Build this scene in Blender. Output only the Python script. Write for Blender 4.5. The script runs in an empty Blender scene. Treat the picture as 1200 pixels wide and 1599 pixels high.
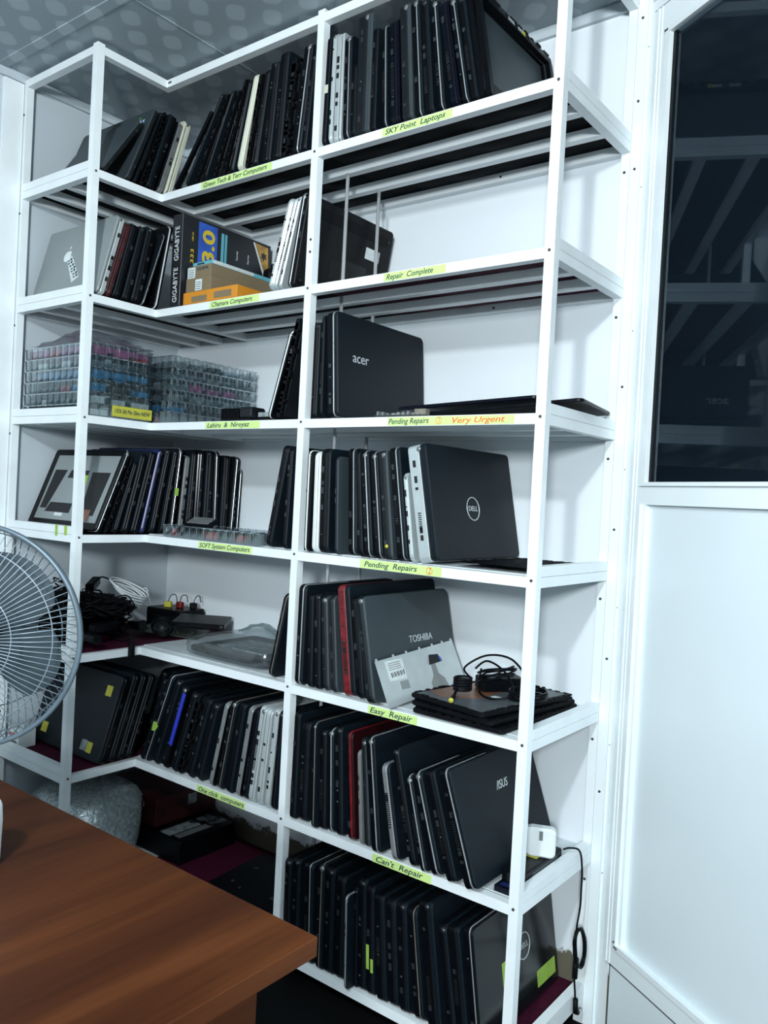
import bpy, math, random
from mathutils import Vector, Matrix
random.seed(7)
S = bpy.context.scene
COL = S.collection
# ---------------------------------------------------------------- camera
CAM = Vector((2.37900, -1.84390, 1.20181))
cr = Vector((0.79146834, 0.60898811, 0.05207058)); cu = Vector((-0.0505967, -0.0196197, 0.99852643)); cf = Vector((-0.60911233, 0.79293666, -0.01528441))
cd = bpy.data.cameras.new('camera'); cam = bpy.data.objects.new('camera', cd); COL.objects.link(cam)
cd.sensor_fit = 'VERTICAL'; cd.sensor_height = 24.0; cd.lens = 1274.244 * 24 / 1599; cd.clip_start = 0.02
m = Matrix((( cr.x, cu.x, -cf.x), (cr.y, cu.y, -cf.y), (cr.z, cu.z, -cf.z))).to_4x4(); m.translation = CAM
cam.matrix_world = m
S.camera = cam
# ---------------------------------------------------------------- light
S.view_settings.view_transform = 'Standard'; S.view_settings.look = 'None'; S.view_settings.gamma = 1.0
S.view_settings.exposure = 0.88
W = bpy.data.worlds.new('world'); S.world = W; W.use_nodes = True
W.node_tree.nodes['Background'].inputs[0].default_value = (0.60, 0.76, 0.85, 1)
W.node_tree.nodes['Background'].inputs[1].default_value = 0.30
ld = bpy.data.lights.new('ceiling_bulb_light', 'POINT'); ld.energy = 62; ld.color = (0.90, 0.97, 1.0); ld.shadow_soft_size = 0.055
lo = bpy.data.objects.new('ceiling_bulb_light', ld); COL.objects.link(lo); lo.location = (2.18, -2.44, 2.17)
ld2 = bpy.data.lights.new('far_lamp_light', 'AREA'); ld2.energy = 48; ld2.size = 0.3; ld2.color = (0.90, 0.97, 1.0)
lo2 = bpy.data.objects.new('far_lamp_light', ld2); COL.objects.link(lo2); lo2.location = (3.1, -3.4, 1.70)
lo2.rotation_euler = (Vector((1.2, -0.1, 1.2)) - lo2.location).to_track_quat('-Z', 'Y').to_euler()
# ---------------------------------------------------------------- materials
def M(name, col, rough=0.45, metal=0.0, var=0.12, scale=25.0, bump=0.0, spec=0.5, stretch=(1, 1, 1), rvar=0.1):
    mt = bpy.data.materials.new(name); mt.use_nodes = True; n = mt.node_tree; N = n.nodes; K = n.links
    b = N['Principled BSDF']; b.inputs['Metallic'].default_value = metal; b.inputs['Specular IOR Level'].default_value = spec
    tc = N.new('ShaderNodeTexCoord'); mp = N.new('ShaderNodeMapping'); mp.inputs['Scale'].default_value = stretch
    nz = N.new('ShaderNodeTexNoise'); nz.inputs['Scale'].default_value = scale; nz.inputs['Detail'].default_value = 4
    K.new(tc.outputs['Object'], mp.inputs[0]); K.new(mp.outputs[0], nz.inputs['Vector'])
    rp = N.new('ShaderNodeValToRGB')
    rp.color_ramp.elements[0].position = 0.3; rp.color_ramp.elements[1].position = 0.7
    rp.color_ramp.elements[0].color = [c * (1 - var) for c in col] + [1]
    rp.color_ramp.elements[1].color = [min(1, c * (1 + var)) for c in col] + [1]
    K.new(nz.outputs['Fac'], rp.inputs[0]); K.new(rp.outputs[0], b.inputs['Base Color'])
    mr = N.new('ShaderNodeMapRange'); mr.inputs[3].default_value = max(0.02, rough - rvar * rough); mr.inputs[4].default_value = min(1, rough + rvar * rough)
    K.new(nz.outputs['Fac'], mr.inputs[0]); K.new(mr.outputs[0], b.inputs['Roughness'])
    if bump:
        bp = N.new('ShaderNodeBump'); bp.inputs['Strength'].default_value = bump; bp.inputs['Distance'].default_value = 0.002
        K.new(nz.outputs['Fac'], bp.inputs['Height']); K.new(bp.outputs[0], b.inputs['Normal'])
    return mt
MT = dict(
 alu=M('white_coated_aluminium', (0.80, 0.86, 0.88), 0.35, var=0.04, scale=14),
 alu2=M('white_door_frame', (0.80, 0.87, 0.89), 0.35, var=0.03, scale=6),
 panel=M('white_door_panel', (0.72, 0.80, 0.83), 0.38, var=0.03, scale=3),
 black=M('black_plastic', (0.0022, 0.003, 0.0045), 0.36, var=0.3, spec=0.12),
 black2=M('matt_black_plastic', (0.003, 0.0036, 0.005), 0.55, var=0.3, spec=0.12),
 navy=M('glossy_navy_black', (0.002, 0.003, 0.008), 0.22, var=0.2, spec=0.2),
 lid=M('brushed_black_lid', (0.004, 0.0085, 0.013), 0.5, spec=0.2, var=0.15, scale=60, stretch=(1, 0.1, 1)),
 glid=M('gloss_black_lid', (0.005, 0.007, 0.009), 0.16, var=0.2, spec=0.4),
 grey=M('dark_grey_lid', (0.036, 0.050, 0.058), 0.45, spec=0.3, var=0.12, scale=12),
 dgrey=M('charcoal_plastic', (0.008, 0.011, 0.013), 0.42, var=0.2, spec=0.2),
 silver=M('silver_plastic', (0.5, 0.56, 0.57), 0.32, 0.35, var=0.06),
 trim=M('silver_edge_line', (0.55, 0.6, 0.62), 0.28, 0.6, var=0.1),
 steel=M('chrome_steel', (0.62, 0.66, 0.68), 0.25, 0.35, var=0.05),
 mac=M('anodised_aluminium', (0.27, 0.305, 0.31), 0.42, 0.25, var=0.05, scale=5),
 gmetal=M('dull_grey_metal', (0.24, 0.26, 0.26), 0.4, 0.4, var=0.15),
 gold=M('worn_tan_edge', (0.22, 0.2, 0.16), 0.4, 0.4, var=0.25),
 port=M('port_metal', (0.05, 0.058, 0.065), 0.35, 0.6, var=0.4, scale=150),
 hole=M('port_hole_black', (0.004, 0.005, 0.006), 0.6, var=0.1),
 white=M('white_plastic', (0.72, 0.78, 0.79), 0.4, var=0.04),
 cream=M('cream_plastic', (0.56, 0.58, 0.47), 0.45, var=0.06),
 red=M('dark_red_plastic', (0.045, 0.007, 0.009), 0.35, var=0.3),
 red2=M('bright_red_plastic', (0.15, 0.008, 0.012), 0.35, var=0.5, scale=60),
 dred=M('very_dark_red_lid', (0.020, 0.0035, 0.005), 0.35, var=0.2, spec=0.25),
 blue=M('blue_plastic', (0.02, 0.035, 0.42), 0.3, var=0.15),
 dblue=M('dark_blue_plastic', (0.01, 0.018, 0.09), 0.3, var=0.2),
 maroon=M('maroon_sheet', (0.050, 0.006, 0.020), 0.7, var=0.25, scale=80, bump=0.3, spec=0.1),
 bsheet=M('black_plastic_sheet', (0.0035, 0.0045, 0.006), 0.6, var=0.3, scale=9, bump=0.6, spec=0.03),
 wsheet=M('white_foam_sheet', (0.62, 0.68, 0.7), 0.5, var=0.08, scale=9, bump=0.3),
 tape=M('yellow_green_tape', (0.60, 0.80, 0.28), 0.5, var=0.05),
 tape2=M('green_masking_tape', (0.30, 0.48, 0.07), 0.6, var=0.15),
 note=M('yellow_sticker', (0.48, 0.46, 0.05), 0.6, var=0.1),
 ink=M('dark_marker_ink', (0.01, 0.04, 0.06), 0.6),
 rink=M('orange_marker_ink', (0.7, 0.12, 0.02), 0.6),
 logo=M('silver_logo', (0.55, 0.6, 0.62), 0.3, 0.3),
 paper=M('white_paper_label', (0.62, 0.68, 0.68), 0.6, var=0.08, scale=90),
 kraft=M('brown_cardboard', (0.20, 0.155, 0.09), 0.7, var=0.08, scale=8),
 orange=M('orange_cardboard', (0.62, 0.24, 0.015), 0.55, var=0.06, scale=8),
 cyan=M('cyan_cardboard', (0.12, 0.42, 0.50), 0.5, var=0.08),
 boxblack=M('printed_black_carton', (0.012, 0.014, 0.018), 0.4, var=0.2),
 yellowp=M('yellow_print', (0.65, 0.48, 0.03), 0.5, var=0.1),
 bluep=M('blue_print', (0.03, 0.10, 0.45), 0.45, var=0.25),
 goldp=M('gold_print', (0.42, 0.24, 0.05), 0.45, var=0.5, scale=40),
 screw=M('screw_head', (0.08, 0.08, 0.08), 0.4, 0.6, var=0.3, scale=200),
 cornice=M('cornice_paint', (0.50, 0.57, 0.61), 0.5, var=0.05),
 floor=M('black_floor', (0.004, 0.0045, 0.005), 0.7, var=0.3, scale=5, spec=0.05),
 shield=M('grey_metal_shield', (0.105, 0.125, 0.135), 0.4, 0.3, var=0.15),
 pcb=M('circuit_board', (0.035, 0.045, 0.035), 0.5, var=0.6, scale=120),
 copper=M('copper_shield', (0.30, 0.13, 0.07), 0.35, 0.5, var=0.25),
 fanm=M('fan_grey_blue_paint', (0.12, 0.165, 0.20), 0.35, 0.2, var=0.1),
 fanw=M('fan_wire_chrome', (0.26, 0.32, 0.37), 0.35, 0.4, var=0.1),
 blade=M('fan_blade_plastic', (0.055, 0.078, 0.092), 0.4, var=0.1, spec=0.3),
 tray_r=M('red_parts', (0.45, 0.05, 0.06), 0.5, var=0.5, scale=50),
 tray_b=M('blue_parts', (0.03, 0.22, 0.42), 0.5, var=0.5, scale=50),
 tray_k=M('dark_parts', (0.06, 0.07, 0.08), 0.5, var=0.7, scale=50),
 tray_p=M('pink_parts', (0.42, 0.12, 0.28), 0.5, var=0.4, scale=50),
 tray_g=M('grey_parts', (0.24, 0.28, 0.29), 0.5, var=0.6, scale=50),
 purple=M('purple_foil', (0.075, 0.055, 0.095), 0.4, var=0.3, bump=0.6),
)
def clear_mat(name, col, fac, rough=0.12, bump=0.0, bscale=60, shine=0.12):
    mt = bpy.data.materials.new(name); mt.use_nodes = True; n = mt.node_tree; N = n.nodes; K = n.links
    for x in list(N): N.remove(x)
    o = N.new('ShaderNodeOutputMaterial'); tr = N.new('ShaderNodeBsdfTransparent'); tr.inputs[0].default_value = (*[0.55 + 0.45 * c for c in col], 1)
    pb = N.new('ShaderNodeBsdfPrincipled'); pb.inputs['Base Color'].default_value = (*col, 1); pb.inputs['Roughness'].default_value = rough
    pb.inputs['Specular IOR Level'].default_value = 1.0
    nz = N.new('ShaderNodeTexNoise'); nz.inputs['Scale'].default_value = bscale; tc = N.new('ShaderNodeTexCoord'); K.new(tc.outputs['Object'], nz.inputs['Vector'])
    mr = N.new('ShaderNodeMapRange'); mr.inputs[1].default_value = 0.3; mr.inputs[2].default_value = 0.7; mr.inputs[3].default_value = fac * 0.6; mr.inputs[4].default_value = min(1, fac * 1.4)
    K.new(nz.outputs['Fac'], mr.inputs[0])
    if bump:
        bp = N.new('ShaderNodeBump'); bp.inputs['Strength'].default_value = bump; bp.inputs['Distance'].default_value = 0.004
        K.new(nz.outputs['Fac'], bp.inputs['Height']); K.new(bp.outputs[0], pb.inputs['Normal'])
    mx = N.new('ShaderNodeMixShader'); K.new(mr.outputs[0], mx.inputs[0]); K.new(tr.outputs[0], mx.inputs[1]); K.new(pb.outputs[0], mx.inputs[2])
    gl = N.new('ShaderNodeBsdfGlossy'); gl.inputs['Roughness'].default_value = rough; gl.inputs[0].default_value = (0.9, 0.97, 1, 1)
    if bump: K.new(bp.outputs[0], gl.inputs['Normal'])
    m2 = N.new('ShaderNodeMixShader'); m2.inputs[0].default_value = shine; K.new(mx.outputs[0], m2.inputs[1]); K.new(gl.outputs[0], m2.inputs[2]); K.new(m2.outputs[0], o.inputs[0])
    return mt
MT['clear'] = clear_mat('clear_plastic', (0.34, 0.44, 0.48), 0.05, 0.07, bscale=8, shine=0.36)
MT['film'] = clear_mat('crumpled_clear_film', (0.50, 0.58, 0.61), 0.22, 0.18, 0.7, 30, shine=0.16)
MT['wrap'] = clear_mat('thin_wrap_film', (0.45, 0.52, 0.54), 0.09, 0.15, 0.9, 40, shine=0.07)
MT['bubble'] = clear_mat('bubble_wrap_plastic', (0.55, 0.64, 0.65), 0.62, 0.2, 1.0, 90, shine=0.2)
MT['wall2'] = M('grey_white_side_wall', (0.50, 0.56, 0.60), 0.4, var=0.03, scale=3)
# wall: white laminate with a mouldy stain low down near the inner corner
def wall_mat():
    mt = M('white_wall_laminate', (0.76, 0.82, 0.86), 0.3, var=0.02, scale=3); n = mt.node_tree; N = n.nodes; K = n.links
    b = N['Principled BSDF']; base = b.inputs['Base Color'].links[0].from_socket
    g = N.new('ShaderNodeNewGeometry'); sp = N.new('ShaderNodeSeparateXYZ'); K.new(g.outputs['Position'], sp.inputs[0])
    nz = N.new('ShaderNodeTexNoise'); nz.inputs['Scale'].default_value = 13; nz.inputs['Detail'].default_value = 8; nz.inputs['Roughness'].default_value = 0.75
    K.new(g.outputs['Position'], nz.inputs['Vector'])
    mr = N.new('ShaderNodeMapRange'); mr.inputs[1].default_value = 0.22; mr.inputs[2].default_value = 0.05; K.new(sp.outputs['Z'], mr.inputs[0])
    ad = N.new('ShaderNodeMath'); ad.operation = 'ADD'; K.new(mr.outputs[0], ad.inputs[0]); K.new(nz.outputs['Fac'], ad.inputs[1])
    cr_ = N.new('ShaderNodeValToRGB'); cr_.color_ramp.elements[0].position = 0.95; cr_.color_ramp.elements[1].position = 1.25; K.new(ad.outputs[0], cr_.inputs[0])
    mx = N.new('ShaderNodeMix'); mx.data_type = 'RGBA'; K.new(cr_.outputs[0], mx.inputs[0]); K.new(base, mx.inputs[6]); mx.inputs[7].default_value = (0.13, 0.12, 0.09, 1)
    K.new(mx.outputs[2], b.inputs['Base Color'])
    return mt
MT['wall'] = wall_mat()
def ceil_mat():
    mt = M('patterned_pvc_ceiling', (0.29, 0.35, 0.39), 0.6, var=0.03, scale=2); n = mt.node_tree; N = n.nodes; K = n.links
    b = N['Principled BSDF']; base = b.inputs['Base Color'].links[0].from_socket
    g = N.new('ShaderNodeNewGeometry'); sp = N.new('ShaderNodeSeparateXYZ'); K.new(g.outputs['Position'], sp.inputs[0])
    def mth(op, a, c=None):
        q = N.new('ShaderNodeMath'); q.operation = op
        for i, v in enumerate((a, c)):
            if v is None: continue
            if isinstance(v, (int, float)): q.inputs[i].default_value = v
            else: K.new(v, q.inputs[i])
        return q.outputs[0]
    def dist(ox, oy):
        ex = mth('SUBTRACT', mth('FRACT', mth('ADD', mth('DIVIDE', mth('SUBTRACT', sp.outputs['X'], 0.719 + ox), 0.125), 20.5)), 0.5)
        ey = mth('SUBTRACT', mth('FRACT', mth('ADD', mth('DIVIDE', mth('SUBTRACT', sp.outputs['Y'], -0.544 + oy), 0.131), 40.5)), 0.5)
        dx = mth('MULTIPLY', ex, 0.125); dy = mth('MULTIPLY', ey, 0.131)
        p_ = mth('MULTIPLY', mth('ADD', dx, dy), 0.7071); q_ = mth('MULTIPLY', mth('SUBTRACT', dy, dx), 0.7071)
        ex = mth('POWER', mth('ABSOLUTE', mth('DIVIDE', p_, 0.026)), 3.0); ey = mth('POWER', mth('ABSOLUTE', mth('DIVIDE', q_, 0.036)), 3.0)
        return mth('ADD', ex, ey)
    d = mth('MINIMUM', dist(0, 0), dist(0.0625, 0.0655))
    r = N.new('ShaderNodeValToRGB'); r.color_ramp.elements[0].position = 0.55; r.color_ramp.elements[1].position = 1.0
    r.color_ramp.elements[0].color = (1, 1, 1, 1); r.color_ramp.elements[1].color = (0, 0, 0, 1); K.new(d, r.inputs[0])
    mx = N.new('ShaderNodeMix'); mx.data_type = 'RGBA'; K.new(r.outputs[0], mx.inputs[0]); K.new(base, mx.inputs[6]); mx.inputs[7].default_value = (0.40, 0.47, 0.51, 1)
    K.new(mx.outputs[2], b.inputs['Base Color'])
    return mt
MT['ceil'] = ceil_mat()
def wood_mat():
    mt = bpy.data.materials.new('red_brown_wood_laminate'); mt.use_nodes = True; n = mt.node_tree; N = n.nodes; K = n.links; b = N['Principled BSDF']
    g = N.new('ShaderNodeTexCoord'); mp = N.new('ShaderNodeMapping'); mp.inputs['Scale'].default_value = (6.0, 0.7, 6.0); K.new(g.outputs['Object'], mp.inputs[0])
    nz = N.new('ShaderNodeTexNoise'); nz.inputs['Scale'].default_value = 1.6; nz.inputs['Detail'].default_value = 7; nz.inputs['Distortion'].default_value = 0.6; K.new(mp.outputs[0], nz.inputs[0])
    mp2 = N.new('ShaderNodeMapping'); mp2.inputs['Scale'].default_value = (160, 5, 160); K.new(g.outputs['Object'], mp2.inputs[0])
    n2 = N.new('ShaderNodeTexNoise'); n2.inputs['Scale'].default_value = 1.0; n2.inputs['Detail'].default_value = 3; K.new(mp2.outputs[0], n2.inputs[0])
    r = N.new('ShaderNodeValToRGB'); e = r.color_ramp.elements; e[0].position = 0.33; e[0].color = (0.030, 0.0082, 0.0032, 1); e[1].position = 0.66; e[1].color = (0.088, 0.027, 0.0085, 1)
    q = r.color_ramp.elements.new(0.5); q.color = (0.054, 0.0160, 0.0052, 1)
    K.new(nz.outputs['Fac'], r.inputs[0]); mx = N.new('ShaderNodeMix'); mx.data_type = 'RGBA'; mx.blend_type = 'MULTIPLY'; mx.inputs[0].default_value = 0.4
    r2 = N.new('ShaderNodeValToRGB'); r2.color_ramp.elements[0].position = 0.35; r2.color_ramp.elements[0].color = (0.55, 0.5, 0.5, 1); r2.color_ramp.elements[1].position = 0.6; K.new(n2.outputs['Fac'], r2.inputs[0])
    K.new(r.outputs[0], mx.inputs[6]); K.new(r2.outputs[0], mx.inputs[7]); K.new(mx.outputs[2], b.inputs['Base Color'])
    b.inputs['Roughness'].default_value = 0.45; b.inputs['Specular IOR Level'].default_value = 0.09
    return mt
MT['wood'] = wood_mat()
def screen_mat():
    mt = M('dark_insect_mesh', (0.006, 0.009, 0.014), 0.5, var=0.3, scale=4); n = mt.node_tree; N = n.nodes; K = n.links; b = N['Principled BSDF']
    base = b.inputs['Base Color'].links[0].from_socket
    tc = N.new('ShaderNodeTexCoord'); ck = N.new('ShaderNodeTexVoronoi'); ck.inputs['Scale'].default_value = 420; ck.inputs['Randomness'].default_value = 0.1
    K.new(tc.outputs['Object'], ck.inputs['Vector'])
    r = N.new('ShaderNodeValToRGB'); r.color_ramp.elements[0].position = 0.5; r.color_ramp.elements[1].position = 0.62; K.new(ck.outputs['Distance'], r.inputs[0])
    mx = N.new('ShaderNodeMix'); mx.data_type = 'RGBA'; K.new(r.outputs[0], mx.inputs[0]); K.new(base, mx.inputs[6]); mx.inputs[7].default_value = (0.02, 0.028, 0.035, 1); K.new(mx.outputs[2], b.inputs['Base Color'])
    b.inputs['Specular IOR Level'].default_value = 0.1
    return mt
MT['screen'] = screen_mat()
def glass_mat():
    mt = bpy.data.materials.new('dark_window_glass'); mt.use_nodes = True; n = mt.node_tree; N = n.nodes; K = n.links
    for x in list(N): N.remove(x)
    o = N.new('ShaderNodeOutputMaterial'); tr = N.new('ShaderNodeBsdfTransparent'); tr.inputs[0].default_value = (0.75, 0.8, 0.84, 1)
    gl = N.new('ShaderNodeBsdfGlossy'); gl.inputs['Roughness'].default_value = 0.015; gl.inputs[0].default_value = (0.8, 0.85, 0.9, 1)
    fr = N.new('ShaderNodeFresnel'); fr.inputs[0].default_value = 1.35; mx = N.new('ShaderNodeMixShader')
    nz = N.new('ShaderNodeTexNoise'); nz.inputs['Scale'].default_value = 2; ml = N.new('ShaderNodeMath'); ml.operation = 'MULTIPLY'; mr = N.new('ShaderNodeMapRange'); mr.inputs[3].default_value = 0.09; mr.inputs[4].default_value = 0.15
    K.new(nz.outputs['Fac'], mr.inputs[0]); K.new(fr.outputs[0], ml.inputs[0]); K.new(mr.outputs[0], ml.inputs[1])
    K.new(ml.outputs[0], mx.inputs[0]); K.new(tr.outputs[0], mx.inputs[1]); K.new(gl.outputs[0], mx.inputs[2]); K.new(mx.outputs[0], o.inputs[0])
    return mt
MT['glass'] = glass_mat()
# ---------------------------------------------------------------- mesh helpers
class MB:
    def __init__(s): s.v = []; s.f = []; s.sm = []
    def add(s, vs, fs, smooth=False):
        o = len(s.v); s.v += [tuple(v) for v in vs]; s.f += [tuple(i + o for i in f) for f in fs]; s.sm += [smooth] * len(fs); return s
    def box(s, x0, x1, y0, y1, z0, z1, mat=None):
        vs = [Vector(p) for p in ((x0, y0, z0), (x1, y0, z0), (x1, y1, z0), (x0, y1, z0), (x0, y0, z1), (x1, y0, z1), (x1, y1, z1), (x0, y1, z1))]
        if mat is not None: vs = [mat @ v for v in vs]
        return s.add(vs, [(3, 2, 1, 0), (4, 5, 6, 7), (0, 1, 5, 4), (1, 2, 6, 5), (2, 3, 7, 6), (3, 0, 4, 7)])
    def slab(s, x0, x1, y0, y1, z0, z1, r=0.012, e=0.001, mat=None, n=4):
        """slab whose outline (rounded corners r) lies in YZ, thickness along X, edges bevelled by e"""
        def ring(x, i):
            R = max(r - i, 0.0003); a0, a1, b0, b1 = y0 + i, y1 - i, z0 + i, z1 - i; o = []
            for (cy, cz, st) in ((a1 - R, b1 - R, 0), (a0 + R, b1 - R, 90), (a0 + R, b0 + R, 180), (a1 - R, b0 + R, 270)):
                for k in range(n + 1):
                    t = math.radians(st + 90 * k / n); o.append(Vector((x, cy + R * math.cos(t), cz + R * math.sin(t))))
            return o
        e = min(e, (x1 - x0) * 0.45)
        rings = [ring(x0, e), ring(x0 + e, 0), ring(x1 - e, 0), ring(x1, e)]
        L = len(rings[0]); vs = [p for q in rings for p in q]
        if mat is not None: vs = [mat @ v for v in vs]
        fs = [tuple(reversed(range(L))), tuple(range(3 * L, 4 * L))]
        for k in range(3):
            for i in range(L):
                j = (i + 1) % L; fs.append((k * L + i, k * L + j, (k + 1) * L + j, (k + 1) * L + i))
        return s.add(vs, fs)
    def tube(s, pts, r, n=6, closed=False):
        pts = [Vector(p) for p in pts]; N = len(pts); vs = []; up = Vector((0.13, 0.29, 0.95)).normalized()
        for i, p in enumerate(pts):
            a = pts[(i - 1) % N] if (closed or i > 0) else p; b = pts[(i + 1) % N] if (closed or i < N - 1) else p
            d = (b - a); d = d.normalized() if d.length > 1e-9 else Vector((0, 0, 1))
            q = d.cross(up)
            if q.length < 0.05: q = d.cross(Vector((1, 0, 0)))
            q.normalize(); w = q.cross(d); rr = r[i] if isinstance(r, (list, tuple)) else r
            for k in range(n):
                t = 2 * math.pi * k / n; vs.append(p + rr * (math.cos(t) * q + math.sin(t) * w))
        fs = []
        for i in range(N if closed else N - 1):
            j = (i + 1) % N
            for k in range(n): fs.append((i * n + k, i * n + (k + 1) % n, j * n + (k + 1) % n, j * n + k))
        if not closed: fs += [tuple(range(n)), tuple(reversed(range((N - 1) * n, N * n)))]
        return s.add(vs, fs, True)
    def prism(s, poly, d, mat=None):
        """poly: list of 3D points (planar), extruded by vector d"""
        d = Vector(d); a = [Vector(p) for p in poly]; vs = a + [p + d for p in a]; L = len(a)
        if mat is not None: vs = [mat @ v for v in vs]
        return s.add(vs, [tuple(reversed(range(L))), tuple(range(L, 2 * L))] + [(i, (i + 1) % L, (i + 1) % L + L, i + L) for i in range(L)])
    def build(s, name, mat, parent=None):
        me = bpy.data.meshes.new(name); me.from_pydata([tuple(v) for v in s.v], [], s.f); me.update()
        me.polygons.foreach_set('use_smooth', s.sm)
        o = bpy.data.objects.new(name, me); COL.objects.link(o); me.materials.append(MT[mat] if isinstance(mat, str) else mat)
        import bmesh
        bm = bmesh.new(); bm.from_mesh(me); bmesh.ops.recalc_face_normals(bm, faces=bm.faces); bm.to_mesh(me); bm.free()
        if parent is not None: o.parent = parent
        return o
def tag(o, label=None, cat=None, group=None, kind=None):
    if label: o['label'] = label
    if cat: o['category'] = cat
    if group: o['group'] = group
    if kind: o['kind'] = kind
    return o
def empty(name, loc=(0, 0, 0), rot=(0, 0, 0), label=None, cat=None, group=None):
    o = bpy.data.objects.new(name, None); COL.objects.link(o); o.empty_display_size = 0.05; o.location = loc; o.rotation_euler = rot
    return tag(o, label, cat, group)
def struct(name, mb, mat): return tag(mb.build(name, mat), kind='structure')
def smooth_path(pts, k=6, closed=False):
    P = [Vector(p) for p in pts]; n = len(P); out = []
    for i in range(n if closed else n - 1):
        p0 = P[(i - 1) % n] if (closed or i > 0) else P[0]; p1 = P[i]; p2 = P[(i + 1) % n]; p3 = P[(i + 2) % n] if (closed or i < n - 2) else P[-1]
        for j in range(k):
            t = j / k; out.append(0.5 * ((2 * p1) + (p2 - p0) * t + (2 * p0 - 5 * p1 + 4 * p2 - p3) * t * t + (3 * p1 - p0 - 3 * p2 + p3) * t ** 3))
    if not closed: out.append(P[-1])
    return out
def text(name, body, size, mat, origin, ax, ay, parent=None, shear=0.0, extr=0.0003, sx=1.0, center=True, width=None):
    """flat lettering: ax = reading direction, ay = up direction"""
    c = bpy.data.curves.new(name, 'FONT'); c.body = body; c.size = size; c.shear = shear; c.extrude = extr; c.resolution_u = 3
    if 'ink' in mat: c.offset = 0.011 * size
    if mat == 'yellowp' and size > 0.03: c.offset = 0.03 * size
    if center: c.align_x = 'CENTER'; c.align_y = 'CENTER'
    t = bpy.data.objects.new(name, c); COL.objects.link(t)
    bpy.context.view_layer.update()
    me = bpy.data.meshes.new_from_object(t.evaluated_get(bpy.context.evaluated_depsgraph_get()))
    bpy.data.objects.remove(t); bpy.data.curves.remove(c)
    xs = [v.co.x for v in me.vertices]
    if width and xs: sx = width / (max(xs) - min(xs))
    ax = Vector(ax).normalized(); ay = Vector(ay).normalized(); az = ax.cross(ay)
    R = Matrix(((ax.x, ay.x, az.x), (ax.y, ay.y, az.y), (ax.z, ay.z, az.z)))
    for v in me.vertices: v.co = R @ Vector((v.co.x * sx, v.co.y, v.co.z)) + Vector(origin)
    me.materials.clear(); me.materials.append(MT[mat]); me.name = name
    o = bpy.data.objects.new(name, me); COL.objects.link(o)
    if parent is not None: o.parent = parent
    return o
# ================================================================ SETTING
D, DL, LW, X2, X3, T = 0.3772, 0.3798, 0.6034, 0.9692, 1.6193, 0.0216
ZL = [2.3811, 2.0524, 1.7178, 1.3891, 1.0626, 0.7335, 0.4037, 0.0724]
CZ = 2.3965
struct('wall_back', MB().box(-0.05, 1.70, 0, 0.05, 0, CZ), 'wall')
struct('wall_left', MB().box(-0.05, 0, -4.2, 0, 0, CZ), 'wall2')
struct('floor', MB().box(-0.05, 4.2, -4.2, 0.3, -0.03, 0), 'floor')
struct('ceiling', MB().box(-0.05, 4.2, -4.2, 0.3, CZ, CZ + 0.03), 'ceil')
b = MB()
for k in range(-0, 6): b.box(0.607 + 0.61 * k, 0.611 + 0.61 * k, -4.2, 0, CZ - 0.0015, CZ)
struct('trim_4', b, 'ceil')
b = MB(); b.box(0, 4.2, -0.69, -0.66, CZ - 0.003, CZ)
for k in range(1, 5): b.box(0, 4.2, -0.66 - 0.61 * k - 0.003, -0.66 - 0.61 * k, CZ - 0.0015, CZ)
struct('trim_5', b, 'ceil')
struct('trim_1', MB().box(0, 1.655, -0.012, 0, CZ - 0.026, CZ - 0.0005), 'cornice')
struct('trim_2', MB().box(0, 0.012, -4.2, -0.012, CZ - 0.026, CZ - 0.0005), 'cornice')
# left wall cover strip beside the shelf
struct('trim_6', MB().box(0, 0.010, -0.665, -0.606, 0, CZ - 0.028), 'alu')
# diagonal partition on the right: local frame d (along), o (out into the room), z
PA = math.radians(-32.22); pd = Vector((math.cos(PA), math.sin(PA), 0)); pn = Vector((pd.y, -pd.x, 0)); P0 = Vector((1.6497, 0, 0))
PM = Matrix(((pd.x, pn.x, 0, P0.x), (pd.y, pn.y, 0, P0.y), (0, 0, 1, 0), (0, 0, 0, 1)))
def pbox(b, d0, d1, o0, o1, z0, z1): return b.box(d0, d1, o0, o1, z0, z1, PM)
b = MB(); pbox(b, 0, 0.10, -0.07, -0.03, 0, CZ); pbox(b, 0.93, 2.6, -0.07, -0.03, 0, CZ); pbox(b, 0.10, 0.93, -0.07, -0.03, 0, 1.22); pbox(b, 0.10, 0.93, -0.07, -0.03, 2.32, CZ)
struct('wall_right', b, 'alu2')
b = MB(); b.box(X3 + T + 0.0006, X3 + 2 * T + 0.002, -0.021, 0.0, 0, CZ)          # upright cover strip in the corner
struct('trim_3', b, 'alu2')
# door leaf: frame, panel, window
door = tag(empty('door_1', tuple(P0)), kind='structure')
door.matrix_world = PM
def dchild(name, mb, mat, par=None):
    o = mb.build(name, mat); o.parent = par or door; return o
def lb(b, *a): return b.box(*a)
b = MB(); lb(b, 0.0, 0.0335, -0.03, 0.0, 0, CZ); lb(b, 0.0335, 1.0, -0.03, 0.0, 2.342, CZ); b.box(0.010, 0.020, 0.0, 0.003, 0.0, CZ); b.box(0.034, 1.0, 0.0, 0.006, 2.365, 2.372)
dchild('door_frame', b, 'alu2')
b = MB(); lb(b, 0.0350, 0.0975, -0.03, -0.001, 0.172, 2.340); lb(b, 0.0975, 0.93, -0.03, -0.001, 2.266, 2.340); lb(b, 0.0975, 0.93, -0.03, -0.001, 1.2205, 1.2705); lb(b, 0.0975, 0.93, -0.03, -0.001, 0.172, 0.222); lb(b, 0.93, 0.99, -0.03, -0.001, 0.172, 2.340)
b.box(0.046, 0.052, -0.001, 0.0015, 0.172, 2.34); b.box(0.060, 0.063, -0.001, 0.001, 0.172, 2.34)
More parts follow.
